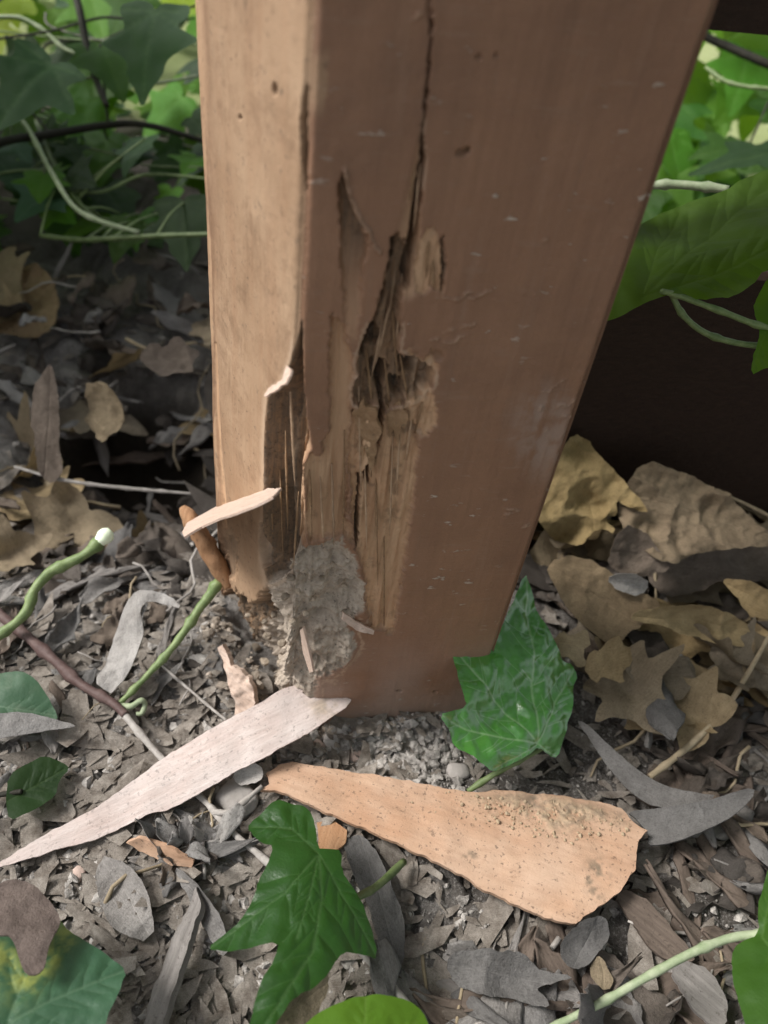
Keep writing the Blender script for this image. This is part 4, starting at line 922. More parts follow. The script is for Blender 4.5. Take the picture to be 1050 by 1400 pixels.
leafvine('dark matte ivy leaf with long drooping lobes in the bottom centre', [(438, 1170, .030, .0010), (470, 1225, .034, .0012), (510, 1215, .022, .0014), (552, 1178, .012, .0014)], S_GREEN,
     [(338, 1118), (355, 1105), (378, 1088), (395, 1095), (420, 1103), (432, 1125), (433, 1160), (450, 1162), (468, 1162), (466, 1190), (482, 1205), (500, 1232), (510, 1255), (524, 1292), (508, 1294), (480, 1294), (462, 1305), (450, 1328), (430, 1350), (405, 1362), (390, 1380), (365, 1420), (330, 1450), (345, 1385), (355, 1345), (375, 1310), (383, 1285), (340, 1290), (310, 1290), (284, 1280), (310, 1262), (330, 1248), (348, 1222), (355, 1195), (365, 1180), (375, 1152), (362, 1147), (352, 1136)],
     [(340, 1118, .040), (524, 1292, .045), (330, 1450, .055)], G_FRONT,
     wavy(.0022, .018, 9, lambda V, px, out: -.0030 * (np.abs(px[:, 0] - (430 - .25 * (px[:, 1] - 1170))) / 70) ** 1.6),
     [([(436, 1168), (440, 1230), (428, 1300), (345, 1430)], 2.4), ([(436, 1168), (424, 1220), (405, 1285)], 1.8), ([(436, 1168), (400, 1130), (345, 1118)], 2.0), ([(436, 1168), (390, 1220), (290, 1279)], 2.0), ([(436, 1168), (475, 1230), (520, 1290)], 2.0)], sp=.0009)
leafvine('big green ivy leaf with a yellow margin in the bottom left corner', [(-60, 1330, .030, .0013), (-25, 1345, .034, .0013), (10, 1350, .036, .0012)], S_GREEN,
     [(-60, 1260), (-20, 1240), (20, 1215), (55, 1232), (80, 1240), (95, 1268), (120, 1288), (150, 1310), (174, 1326), (162, 1360), (145, 1392), (135, 1440), (60, 1470), (-60, 1460)],
     [(-60, 1260, .035), (174, 1326, .035), (60, 1460, .045)], G_CORNER, wavy(.003, .03, 12, lambda V, px, out: -.003 * (np.abs(px[:, 1] - 1350) / 80) ** 2),
     [([(10, 1400), (70, 1370), (170, 1327)], 2.2), ([(10, 1400), (40, 1320), (60, 1240)], 2.2), ([(10, 1400), (90, 1410), (140, 1430)], 1.6)], sp=.0011, pxattr={'yellowing': lambda px: np.clip((1 - sstep(4, 30, segdist(px, [(0, 1300), (40, 1340), (70, 1310), (95, 1262)], False))) * .55 + .22 * (1 - sstep(5, 60, np.hypot(px[:, 0] - 15, px[:, 1] - 1345))), 0, .9) * sstep(-.45, .25, fbm(np.c_[px / 11, np.zeros(len(px))], 4, 33, .65))})
piece_o = piece('withered_leaf', [(-40, 1225), (0, 1203), (30, 1200), (52, 1212), (70, 1235), (84, 1255), (76, 1280), (65, 1300), (62, 1322), (50, 1334), (36, 1332), (26, 1312), (22, 1290), (8, 1278), (-30, 1285)],
     [(-40, 1225, .044), (84, 1255, .042), (45, 1334, .047)], D_PURP, .0006, .001, wavy(.0035, .012, 14), .0005, 1)
tag(piece_o, 'shrivelled purple-brown leaf lying over the big leaf in the bottom left corner', 'dry leaf')
leafvine('bright yellow-green leaf edge rising from the middle of the bottom edge', [(480, 1480, .05, .0012), (520, 1450, .05, .0012), (560, 1440, .05, .001)], S_GREEN,
     [(395, 1420), (420, 1392), (450, 1376), (480, 1366), (510, 1359), (545, 1361), (570, 1368), (586, 1385), (590, 1420), (600, 1480), (400, 1480)],
     [(395, 1420, .055), (590, 1420, .055), (500, 1360, .050)], G_LITE, wavy(.002, .02, 15, lambda V, px, out: -.002 * (np.abs(px[:, 0] - 495) / 80) ** 2), [([(495, 1480), (500, 1365)], 2), ([(495, 1480), (570, 1390)], 1.6)])
leafvine('upright green leaf with its stalk at the right edge near the bottom', [(740, 1412, .018, .0011), (820, 1372, .026, .0013), (880, 1338, .032, .0013), (945, 1303, .038, .0014), (1000, 1282, .042, .0014), (1040, 1278, .045, .0015)], S_PALE,
     [(1060, 1165), (1046, 1200), (1035, 1240), (1038, 1275), (1010, 1290), (1000, 1310), (1004, 1345), (1015, 1380), (1030, 1440), (1120, 1440), (1120, 1160)],
     [(1060, 1165, .05), (1005, 1330, .045), (1110, 1330, .06)], G_MID, wavy(.003, .02, 16), [([(1040, 1278), (1060, 1200)], 2), ([(1040, 1278), (1090, 1350)], 2)])
leafvine('rounded pale green leaf half hidden at the left edge beside grey leaves', [(-40, 970, .014, .0012), (-15, 965, .016, .0012), (10, 960, .018, .001)], S_GREEN,
     [(-40, 930), (0, 920), (28, 917), (50, 930), (65, 950), (75, 972), (80, 985), (50, 1000), (0, 1000), (-40, 990)],
     [(-40, 930, .022), (80, 980, .016), (20, 920, .022)], G_SOFT, wavy(.002, .02, 17), [([(-10, 965), (75, 978)], 1.6)])
leafvine('dark green leaf in shade at the left edge below the grey leaf', [(-20, 1090, .012, .001), (10, 1085, .014, .001), (30, 1082, .015, .001)], S_DARK,
     [(10, 1060), (40, 1045), (60, 1035), (85, 1043), (96, 1052), (80, 1068), (76, 1090), (55, 1104), (35, 1115), (12, 1124), (8, 1100)],
     [(10, 1060, .016), (96, 1052, .012), (12, 1124, .014)], G_DEEP, wavy(.002, .02, 18), [([(10, 1095), (90, 1052)], 1.6)])

# ------------------------------------------------------------------ stems and twigs
def stem_thing(name, label, cat, pts, mat, rough=.32, seed=0, extra=None):
    o = tube(name, pts, mat, 9, rough, None, 7, seed); tag(o, label, cat); return o
g = stem_thing('cut_stem', 'bent green shoot with a white cut end at the left edge', 'stem', [(-50, 905, .012, .0021), (0, 868, .016, .0021), (35, 838, .022, .0022), (48, 805, .028, .0022), (72, 780, .032, .0024), (110, 762, .036, .0024), (140, 738, .041, .0027)], S_GREEN)
_e = crspline(np.array([pt((134, 742, .0405)), pt((141, 735, .0417)), pt((147, 729, .0426)), pt((151, 725, .0433))]), 3)
V, F = tube_vf(_e - _e[0], np.interp(np.arange(len(_e)), [0, 3, 6, 9], [.0027, .0035, .0033, .0018]), 12, .35); co = link('cut_end', mesh('cut_end', V, F, S_CUT), g); co.location = tuple(_e[0] - np.array(g.location))
stem_thing('leaning_stem', 'straight green stalk leaning from the wooden peg down to the ground', 'stem', [(160, 965, .010, .0012), (200, 925, .016, .0014), (240, 880, .024, .0017), (275, 830, .033, .0021), (300, 795, .041, .0024)], S_GREEN)
stem_thing('curled_tip', 'small pale curled shoot tip beside the dark runner at the left', 'stem', [(163, 963, .010, .0009), (178, 966, .012, .0012), (192, 958, .015, .0013), (198, 962, .013, .0012), (194, 975, .011, .0012), (186, 976, .011, .0008)], S_PALE)
_r = empty('runner_stem', pt((-40, 810, .010))); tag(_r, 'long runner stem crossing the litter, dark red at left then pale grey', 'stem')
tube('red_stem', [(-40, 810, .010, .0023), (10, 848, .010, .0023), (60, 890, .011, .0024), (110, 935, .012, .0022), (150, 958, .012, .0019), (172, 978, .012, .0017)], S_RED, 9, .3, _r, 7, 1)
tube('grey_stem', [(166, 972, .012, .0016), (215, 1030, .010, .0013), (280, 1095, .009, .0012), (292, 1108, .009, .0016), (320, 1140, .009, .0012), (365, 1178, .009, .0013), (430, 1240, .009, .0012), (490, 1298, .010, .0012), (545, 1358, .010, .0012), (600, 1425, .010, .0011)], S_GREY, 9, .25, _r, 7, 2)
stem_thing('side_twig', 'short pale side twig forking off the runner near the left bark', 'twig', [(293, 1110, .010, .0013), (315, 1110, .012, .0012), (335, 1095, .012, .001), (358, 1075, .012, .0008)], S_GREY)
stem_thing('thin_twig', 'thin grey twig lying in the shaded hollow left of the post', 'twig', [(20, 638, .012, .0008), (80, 655, .013, .0010), (140, 664, .014, .0011), (200, 670, .014, .0010), (264, 675, .015, .0007)], S_GREY)
stem_thing('straight_twig', 'straight tan twig slanting up to the right edge among dry leaves', 'twig', [(888, 1062, .012, .0014), (930, 1030, .016, .0014), (985, 978, .022, .0013), (1020, 925, .028, .0011), (1060, 855, .034, .0009)], S_TAN, .2)
stem_thing('dead_stalk', 'dry stalk lying across the folded brown leaf on the right', 'twig', [(910, 650, .062, .0008), (960, 665, .062, .0010), (1010, 685, .06, .0010), (1070, 715, .058, .0010)], S_TAN)
stem_thing('hair_twig', 'fine upright twig standing in front of the folded brown leaf', 'twig', [(897, 820, .022, .0006), (896, 790, .03, .0007), (893, 760, .037, .0006), (888, 730, .044, .0005)], S_TAN)
stem_thing('loose_root', 'fine grey root running under the leaning stalk at the left', 'twig', [(215, 905, .009, .0005), (250, 935, .009, .0006), (285, 965, .009, .0006), (310, 985, .009, .0005)], S_GREY)
tag(piece('bark_splinter', [(188, 1432), (200, 1395), (215, 1342), (238, 1285), (258, 1238), (270, 1212), (274, 1240), (266, 1262), (262, 1282), (248, 1318), (236, 1358), (222, 1398), (214, 1436)], [(188, 1432, .010), (270, 1212, .013), (248, 1318, .014)], M_GREYW, .003, .0010, creased(.0025, .012, 61), .0009), 'weathered grey bark splinter pointing up from the bottom left', 'bark')

# ------------------------------------------------------------------ hero wood pieces
peg = tube('wooden_peg', [(249, 693, .071, .0012), (256, 703, .069, .0032), (268, 722, .064, .0040), (285, 750, .055, .0047), (303, 782, .045, .0044), (313, 803, .039, .0026)], M_PEG, 7, .4, None, 6, 3)
tag(peg, 'short orange-brown wooden peg leaning on the lower left of the post', 'stick')
tag(piece('pale_splinter', [(249, 727), (256, 714), (275, 704), (300, 690), (330, 676), (358, 668), (385, 667), (372, 679), (350, 690), (322, 702), (300, 709), (275, 720), (252, 734)],
     [(249, 727, 'd', .285), (385, 667, 'd', fdepth(385, 667, .004, 'l') - .006), (358, 668, 'd', .2845)], M_SPL, .0007, .0008, wavy(.0003, .01, 21), .0004), 'pale pointed splinter stuck across the wooden peg beside the post', 'splinter')
def slabdirt(px):
    e = np.hypot((px[:, 0] - 745) / 125, (px[:, 1] - 1112 - (px[:, 0] - 745) * .12) / 36)
    n = fbm(np.c_[px / 13, np.zeros(len(px))], 4, 5, .65); e2 = np.hypot((px[:, 0] - 812) / 24, (px[:, 1] - 1205) / 38); e3 = np.hypot((px[:, 0] - 640) / 12, (px[:, 1] - 1176) / 9)
    return np.clip((1 - sstep(.3, 1.1, e)) * sstep(-.2, .35, n) * .8, 0, 1)
slab = piece('wood_slab', [(356, 1083), (368, 1073), (364, 1058), (380, 1045), (398, 1040), (430, 1045), (500, 1056), (560, 1066), (620, 1078), (655, 1082), (680, 1077), (760, 1086), (820, 1094), (852, 1103), (868, 1126), (884, 1138), (870, 1156), (864, 1196), (845, 1222), (820, 1241), (800, 1252), (786, 1266), (742, 1256), (660, 1220), (610, 1190), (560, 1168), (505, 1140), (450, 1116), (420, 1102), (396, 1090), (380, 1084)],
     [(356, 1083, .010), (786, 1266, .014), (852, 1103, .017)], M_SLAB, .0020, .0010,
     wavy(.0016, .02, 22, lambda V, px, out: .004 * np.sin((px[:, 1] - (1060 + .12 * (px[:, 0] - 400))) / 60) + .0012 * slabdirt(px) * (1 + fbm(np.c_[V / .0016, np.zeros(len(V))], 2, 9))), .0009, pxattr={'dirt': slabdirt, 'moss': lambda px: np.clip(sum(a_ * (1 - sstep(.3, 1.2, np.hypot((px[:, 0] - x_) / rx, (px[:, 1] - y_) / ry))) for x_, y_, rx, ry, a_ in ((738, 1094, 40, 15, .9), (800, 1112, 36, 16, .8), (812, 1206, 22, 36, .9), (640, 1177, 13, 10, .9), (690, 1090, 24, 9, .6), (845, 1120, 20, 14, .5))) * sstep(-.15, .25, fbm(np.c_[px / 8, np.zeros(len(px))], 4, 15, .65)), 0, .9)})
tag(slab, 'broad flake of orange painted wood lying in front of the post', 'wood flake')
tag(piece('bark_strip', [(-15, 1185), (20, 1165), (62, 1138), (140, 1096), (215, 1040), (300, 990), (352, 965), (388, 944), (418, 937), (412, 950), (424, 957), (440, 952), (456, 950), (480, 957), (472, 969), (420, 1005), (375, 1030), (330, 1052), (280, 1080), (230, 1106), (200, 1112), (180, 1122), (130, 1146), (80, 1160), (40, 1172), (0, 1184)],
     [(-15, 1185, .010), (480, 958, .022), (300, 1110, .012)], M_BARKP, .0011, .0010, wavy(.0014, .02, 23, lambda V, px, out: .003 * np.sin(V[:, 0] * 40)), .0007, pxattr={'dirt': lambda px: np.clip((1 - sstep(.4, 1.2, np.hypot((px[:, 0] - 452) / 40, (px[:, 1] - 968) / 22))) * sstep(-.3, .3, fbm(np.c_[px / 9, np.zeros(len(px))], 3, 8)) * .6, 0, 1)}), 'long pale pink bark strip tapering to the left edge', 'bark strip')
tag(piece('curved_dry_leaf', [(856, 1108), (900, 1106), (950, 1100), (990, 1088), (1032, 1077), (1028, 1094), (990, 1124), (945, 1146), (905, 1158), (884, 1156), (888, 1140), (872, 1120)],
     [(856, 1108, .012), (1032, 1077, .024), (905, 1158, .014)], D_GREY, .0010, .001, wavy(.002, .02, 24, curl(.002, 1)), .0003, 1), 'curved grey dry leaf poking out from the right end of the orange flake', 'dry leaf')
tag(piece('narrow_dry_leaf', [(786, 984), (800, 988), (832, 1018), (870, 1052), (905, 1074), (950, 1084), (985, 1088), (940, 1102), (895, 1106), (862, 1086), (832, 1050), (808, 1012)],
     [(786, 984, .020), (985, 1088, .016), (862, 1086, .010)], D_GREY, .0008, .001, wavy(.002, .02, 25, curl(.003, 1)), .0003, 1), 'long narrow khaki blade bending behind the curved grey leaf on the right', 'dry leaf')
tag(piece('wood_chip', [(172, 1152), (190, 1147), (215, 1154), (235, 1160), (264, 1178), (262, 1186), (235, 1184), (210, 1172), (190, 1166)],
     [(172, 1152, .010), (264, 1180, .010), (215, 1154, .013)], M_SLAB, .0018, .0008, wavy(.0012, .008, 26), .0006), 'small orange wood chip on the bare soil at the lower left', 'wood chip')
tag(piece('bark_scrap', [(433, 1125), (455, 1120), (474, 1135), (472, 1152), (462, 1162), (436, 1160)], [(433, 1125, .008), (474, 1135, .010), (440, 1160, .008)], M_PEG, .0014, .0008, None, .0004), 'rust brown wood scrap tucked under the left end of the orange flake', 'wood chip')
tag(piece('grey_leaf_curl', [(150, 945), (138, 935), (145, 905), (152, 875), (165, 838), (182, 815), (205, 808), (235, 815), (250, 832), (232, 828), (208, 822), (195, 835), (195, 855), (190, 880), (186, 905), (172, 930), (158, 950)],
     [(150, 945, .012), (182, 815, .032), (195, 870, .026)], D_PALE, .0006, .0009, wavy(.004, .012, 27, curl(.004, 0)), .0003, 1), 'tall pale grey leaf curling over at its top left of the peg', 'dry leaf')
tag(piece('grey_leaf_edge', [(-30, 975), (0, 975), (34, 973), (70, 982), (100, 990), (104, 995), (60, 1000), (20, 1006), (-30, 1014)], [(-30, 975, .022), (104, 993, .016), (20, 1006, .018)], D_PALE, .0005, .0009, wavy(.002, .01, 28), .0003, 1), 'flat grey leaf jutting from the left edge over a green leaf', 'dry leaf')
HL = [
 ('big_dry_leaf', [(730, 700), (742, 660), (764, 622), (776, 600), (796, 590), (822, 626), (846, 652), (884, 696), (862, 696), (838, 680), (846, 704), (824, 706), (844, 728), (812, 722), (798, 746), (768, 748), (746, 728)], [(742, 690, .055), (800, 600, .085), (862, 685, .062)], D_OCH, .007, 'large ochre dry leaf standing against the right side of the post'),
 ('folded_dry_leaf', [(858, 652), (880, 632), (910, 640), (942, 652), (980, 670), (1005, 690), (1034, 728), (1075, 745), (1005, 750), (955, 754), (900, 776), (864, 750), (842, 700)], [(858, 650, .07), (1040, 735, .055), (900, 758, .045)], D_FOLD, .009, 'folded umber dry leaf beneath the dark plank on the right'),
 ('shadowed_leaf', [(826, 760), (844, 715), (878, 722), (912, 768), (896, 784), (858, 788), (832, 778)], [(826, 760, .048), (878, 722, .06), (896, 784, .042)], D_BRN, .005, 'dim brown leaf tucked under the folded umber leaf'),
 ('curved_dry_leaf', [(858, 842), (880, 828), (920, 822), (965, 822), (1000, 838), (1022, 856), (1016, 880), (985, 876), (960, 872), (930, 866), (900, 852), (872, 850)], [(858, 842, .035), (1022, 856, .034), (940, 822, .043)], D_OCH, .005, 'curved tan dry leaf with a ribbed back in the right litter'),
 ('tan_dry_leaf', [(985, 792), (1010, 790), (1060, 812), (1080, 850), (1040, 846), (1020, 840), (1005, 815)], [(985, 792, .045), (1080, 830, .042), (1020, 845, .034)], D_TAN, .004, 'tan dry leaf with a pointed end at the right edge'),
 ('lobed_dry_leaf', [(852, 918), (865, 902), (872, 915), (885, 908), (900, 895), (935, 895), (950, 910), (948, 930), (930, 950), (922, 957), (905, 950), (895, 935), (878, 938)], [(852, 918, .026), (948, 910, .028), (920, 957, .018)], D_TAN, .005, 'lobed brown dry leaf curling up below the curved tan leaf'),
 ('shaded_dry_leaf', [(742, 770), (790, 760), (845, 792), (912, 832), (888, 846), (852, 872), (836, 890), (796, 858), (760, 815)], [(760, 790, .04), (870, 825, .035), (838, 880, .025)], D_FOLD, .004, 'shaded brown dry leaf behind the glossy ivy leaf tip'),
 ('pale_fragment', [(825, 790), (850, 778), (872, 782), (888, 798), (875, 812), (850, 808)], [(825, 790, .045), (888, 795, .045), (850, 812, .038)], D_ASH, .003, 'small pale leaf fragment under the folded umber leaf'),
 ('drab_dry_leaf', [(880, 760), (930, 756), (990, 748), (1060, 740), (1070, 790), (1010, 800), (985, 795), (950, 812), (905, 820), (885, 790)], [(880, 760, .035), (1060, 745, .04), (950, 815, .026)], D_BRN, .004, 'drab brown dry leaf spread under the folded umber leaf on the right'),
 ('round_dry_leaf', [(795, 912), (806, 888), (818, 892), (826, 872), (846, 870), (852, 884), (868, 886), (858, 908), (848, 912), (842, 932), (822, 922), (806, 934)], [(800, 905, .03), (858, 890, .03), (830, 930, .022)], D_TAN, .004, 'ragged brown dry leaf right of the glossy ivy leaf'),
 ('crumpled_dry_leaf', [(750, 878), (764, 862), (776, 872), (792, 860), (806, 878), (794, 890), (802, 908), (784, 918), (776, 900), (760, 902)], [(756, 875, .036), (800, 885, .034), (780, 915, .03)], D_OCH, .005, 'crumpled tan dry leaf at the right rim of the glossy ivy leaf'),
 ('bottom_dry_leaf', [(606, 1318), (625, 1302), (660, 1300), (700, 1303), (725, 1312), (742, 1326), (786, 1333), (770, 1340), (745, 1345), (735, 1352), (748, 1365), (752, 1378), (728, 1374), (700, 1368), (660, 1362), (620, 1345)], [(606, 1318, .012), (786, 1333, .016), (660, 1365, .012)], D_GREY, .003, 'torn grey dry leaf with a notched edge near the bottom centre right'),
 ('sagging_dry_leaf', [(760, 1300), (775, 1275), (800, 1258), (825, 1252), (838, 1270), (830, 1290), (805, 1315), (780, 1328)], [(760, 1300, .013), (838, 1265, .016), (780, 1328, .012)], D_GREY, .003, 'grey dry leaf just below the corner of the orange flake'),
 ('yellowed_dry_leaf', [(806, 1320), (818, 1305), (832, 1320), (840, 1352), (825, 1354), (810, 1345)], [(806, 1320, .012), (840, 1330, .014), (825, 1356, .012)], D_TAN, .002, 'small yellowed dry leaf below the grey leaf at bottom right'),
 ('brown_bark_plank', [(838, 1222), (862, 1216), (900, 1245), (945, 1300), (950, 1312), (920, 1318), (890, 1300), (860, 1258)], [(838, 1222, .010), (950, 1312, .012), (900, 1245, .012)], M_BROWNW, .001, 'brown bark plank slanting down right from the corner of the orange flake'),
 ('grey_bark_plank', [(915, 1320), (948, 1312), (985, 1345), (1000, 1390), (975, 1410), (940, 1365)], [(915, 1320, .010), (1000, 1390, .012), (985, 1345, .012)], M_GREYW, .001, 'grey bark plank under the pale stalk at the bottom right'),
 ('flat_dry_leaf', [(720, 1250), (740, 1330), (800, 1410), (900, 1440), (930, 1380), (860, 1330), (830, 1300)], [(720, 1250, .006), (900, 1440, .007), (860, 1320, .006)], D_BRN, .002, 'wide flat brown leaf under the litter near the bottom right'),
 ('long_grey_leaf', [(470, 1150), (498, 1142), (520, 1170), (545, 1230), (556, 1290), (548, 1340), (525, 1310), (505, 1240), (480, 1190)], [(470, 1150, .007), (548, 1340, .009), (545, 1230, .011)], D_GREY, .002, 'long grey leaf running down beneath the orange flake at centre'),
 ('rusty_leaf_scrap', [(360, 1420), (385, 1370), (415, 1345), (442, 1322), (450, 1345), (440, 1372), (425, 1420)], [(360, 1420, .03), (442, 1322, .022), (440, 1380, .02)], D_TAN, .003, 'rusty tan leaf scrap behind the lowest lobe of the dark ivy leaf'),
 ('pale_leaf_chip', [(316, 1060), (335, 1042), (352, 1045), (362, 1062), (345, 1074), (325, 1070)], [(316, 1060, .012), (362, 1060, .012), (335, 1042, .014)], D_PALE, .002, 'pale leaf chip between the pink bark and the orange flake'),
 ('fallen_leaf_grey', [(232, 1185), (262, 1195), (300, 1240), (322, 1290), (310, 1310), (285, 1270), (250, 1220)], [(232, 1185, .008), (322, 1290, .010), (262, 1195, .011)], D_GREY, .003, 'narrow grey leaf pressed on the soil left of the dark ivy leaf'),
 ('broken_leaf_left', [(135, 1170), (175, 1180), (205, 1215), (215, 1270), (190, 1290), (150, 1260), (130, 1215)], [(135, 1170, .007), (215, 1270, .009), (205, 1210, .010)], D_GREY, .003, 'broad broken grey leaf below the pink bark at lower left'),
 ('dark_upright_leaf', [(44, 528), (58, 512), (70, 496), (78, 530), (82, 560), (80, 600), (86, 640), (70, 664), (58, 650), (48, 640), (50, 606), (42, 580)], [(46, 520, .05), (84, 640, .02), (70, 500, .055)], D_BRN, .002, 'upright brown leaf with small holes in the dark hollow at left'),
 ('shadowed_leaf_curl', [(118, 528), (140, 522), (165, 528), (172, 560), (162, 600), (145, 605), (128, 580)], [(118, 528, .04), (172, 560, .04), (145, 605, .02)], D_TAN, .008, 'curled tan leaf deep in the dark hollow left of the post'),
 ('mossy_leaf', [(0, 390), (40, 365), (75, 385), (85, 430), (60, 465), (20, 470), (-30, 450), (-30, 400)], [(0, 390, 'd', .56), (85, 430, 'd', .55), (20, 470, 'd', .53)], D_FOLD, .006, 'olive brown curled leaf at the left edge under the ivy'),
 ('litter_leaf_left', [(188, 486), (212, 470), (225, 479), (243, 463), (258, 476), (274, 480), (262, 498), (268, 517), (240, 511), (226, 526), (205, 507)], [(190, 485, .05), (268, 480, .052), (235, 520, .045)], D_BRN, .004, 'brown dry leaf close behind the left edge of the post'),
]
for i, (nm, poly, plane, mt, amp, lab) in enumerate(HL):
    cat = 'bark' if 'plank' in nm else 'dry leaf'
    c = np.mean(poly, 0); tip = max(poly, key=lambda p: np.hypot(p[0] - c[0], p[1] - c[1])); op = 2 * c - np.array(tip)
    v = None if 'plank' in nm else [([tuple(op), tuple(c + np.array([3, -3])), tip], 1.3)]
    o = piece(nm, poly, plane, mt, .0003 if 'plank' not in nm else .002, .0012, creased(amp * 1.5, .020, 40 + i, curl(amp * .8, 1)), .0013, 1, None, i, v); tag(o, lab, cat)

# crumbs of rotten wood clinging to the flake
def slab_crumbs():
    r = random.Random(4); Vs, Fs, k = [], [], 0; x, y, n, P0 = frame(pt((356, 1083, .010)), pt((786, 1266, .014)), pt((852, 1103, .017))); base = np.array(slab.matrix_world.translation)
    while k < 420 * len(IC0):
        q = (r.gauss(745, 62), r.gauss(1112, 17)); q = (q[0], q[1] + (q[0] - 745) * .12)
        if not pip(np.array([q]), [(500, 1062), (655, 1088), (820, 1102), (866, 1130), (850, 1190), (700, 1200)])[0]: continue
        d = ray(*q); t = ((P0 - CAM) @ n) / (d @ n); z_ = .004 * math.sin((q[1] - (1060 + .12 * (q[0] - 400))) / 60) + .0002
        P = CAM + d * t + n * z_; s_ = .00018 + .0008 * r.random() ** 3.5; V = IC0 * np.array([[r.uniform(.6, 1.3)] for _ in IC0]) * s_ + P
        Vs.append(V); Fs += [tuple(i + k for i in f) for f in IF0]; k += len(V)
    Mi = slab.matrix_world.inverted(); V = np.concatenate(Vs); Mn = np.array(Mi); V = V @ Mn[:3, :3].T + Mn[:3, 3]
    o = link('wood_dust', mesh('wood_dust', V, Fs, M_DUST, False), slab); o['kind'] = 'stuff'
bpy.context.view_layer.update(); slab_crumbs()
def stone(px, py, r, mat, label, seed, flat=.6):
    p = atz(px, py, .006); o = blob('stone', (p[0], p[1], gh(p[0], p[1]) + r * flat * .5), r, mat, seed, None, .35, 3, flat, seed); tag(o, label, 'stone')
stone(326, 1092, .0085, M_STONE, 'flat pale grey stone between the runner and the orange flake', 301, .5)
stone(487, 1022, .0042, M_STONEP, 'small pinkish pebble just in front of the foot of the post', 302)
stone(455, 1003, .0045, M_STONE, 'small grey pebble at the tip of the pink bark strip', 303)
stone(435, 1012, .0035, M_STONEP, 'brownish pebble under the upper end of the pink bark', 304)
stone(628, 1050, .0050, M_STONE, 'grey pebble left of the glossy ivy leaf stalk', 305)
stone(104, 1192, .0035, M_STONEP, 'tiny tan pebble below the pink bark at far left', 306)
stone(1048, 965, .0080, M_STONE, 'pale stone cut by the right edge amid dry leaves', 307)
stone(238, 712, .0090, M_STONE, 'grey stone in shade behind the wooden peg', 308, .55)

LAND = [('the wooden peg', 280, 745), ('the pale splinter', 320, 700), ('the upper end of the pink bark strip', 440, 962), ('the middle of the pink bark strip', 250, 1070), ('the lower tip of the pink bark strip', 30, 1168),
 ('the left end of the orange flake', 372, 1068), ('the right end of the orange flake', 870, 1150), ('the lower corner of the orange flake', 785, 1258), ('the middle of the orange flake', 610, 1130), ('the glossy ivy leaf', 710, 950), ('the dark matte ivy leaf', 420, 1240),
 ('the big corner ivy leaf', 90, 1350), ('the withered purple leaf', 40, 1265), ('the white cut stem end', 146, 730), ('the foot of the leaning stalk', 165, 962), ('the tall grey curled leaf', 170, 875), ('the small orange chip', 220, 1166),
 ('the curved grey leaf', 950, 1118), ('the straight tan twig', 985, 975), ('the curved tan leaf', 940, 850), ('the lobed brown leaf', 905, 922), ('the folded umber leaf', 940, 705), ('the big ochre leaf', 790, 665), ('the pale stalk', 900, 1325),
 ('the torn grey leaf', 690, 1335), ('the yellow-green leaf edge', 500, 1380), ('the thin grey twig', 150, 664), ('the upright brown leaf', 65, 580), ('the olive curled leaf', 30, 420), ('the level ivy stem', 170, 325), ('the pale stump splinter', 325, 930),
 ('the weathered stick', 225, 1320), ('the flat grey stone', 326, 1092), ('the rounded green leaf', 35, 955), ('the brown leaf behind the post', 235, 495), ('the brown bark plank', 895, 1268), ('the front foot of the post', 550, 990), ('the stone behind the peg', 238, 712), ('the narrow fallen grey leaf', 280, 1245), ('the broad broken grey leaf', 172, 1228), ('the dark ivy leaf tip', 300, 1282), ('the side twig', 325, 1098)]
PENDING = []
def finish_labels():
    grp = {}
    for o, look, P in PENDING:
        (x, y), _ = proj(np.array(P)); best = min(LAND, key=lambda l: (l[1] - x) ** 2 + (l[2] - y) ** 2); dx, dy = x - best[1], y - best[2]
        d = ('right of' if dx > 0 else 'left of') if abs(dx) > abs(dy) else ('below' if dy > 0 else 'above')
        grp.setdefault((look, d, best[0]), []).append((math.hypot(dx, dy), o))
    W_ = ['nearest to it', 'second nearest to it', 'third nearest to it', 'fourth nearest to it', 'fifth nearest to it', 'sixth nearest to it', 'seventh nearest to it', 'eighth nearest to it', 'ninth nearest to it', 'tenth nearest to it', 'eleventh nearest to it', 'twelfth nearest to it', 'thirteenth nearest to it', 'fourteenth nearest to it', 'fifteenth nearest to it', 'sixteenth nearest to it', 'seventeenth nearest to it', 'farthest from it']
    for (look, d, l), v in grp.items():
        v.sort(key=lambda q: q[0])
        for i, (_, o) in enumerate(v):
            o['label'] = f'{look} {d} {l}' + ('' if len(v) == 1 else ', ' + W_[min(i, len(W_) - 1)]); q = o['label'].split(); o['label'] = ' '.join(q if len(q) <= 16 else [w for w in q if w not in ('the', 'small', 'dry')])
# ------------------------------------------------------------------ scattered litter (individual pieces)
LIB = {}
def lib(key, n, fn): LIB[key] = [fn(i) for i in range(n)]
lib('grey', 10, lambda i: blade_mesh('dry_leaf', 500 + i, random.uniform(.030, .062), random.uniform(.008, .016), D_GREY, ['lance', 'frag', 'strip', 'frag', 'lance'][i % 5], .0003))
lib('ash', 12, lambda i: blade_mesh('dry_leaf', 900 + i, random.uniform(.018, .05), random.uniform(.007, .016), D_ASH, ['frag', 'strip', 'frag', 'lance'][i % 4], .0003))
lib('brown', 8, lambda i: blade_mesh('dry_leaf', 540 + i, random.uniform(.022, .05), random.uniform(.010, .022), D_BRN, ['ovate', 'frag', 'frag'][i % 3], .0003))
lib('pale', 6, lambda i: blade_mesh('dry_leaf', 580 + i, random.uniform(.014, .034), random.uniform(.007, .014), D_PALE, random.choice(['frag', 'lance']), .0003))
lib('tan', 8, lambda i: dryivy_mesh(620 + i, random.uniform(.026, .045), D_TAN))
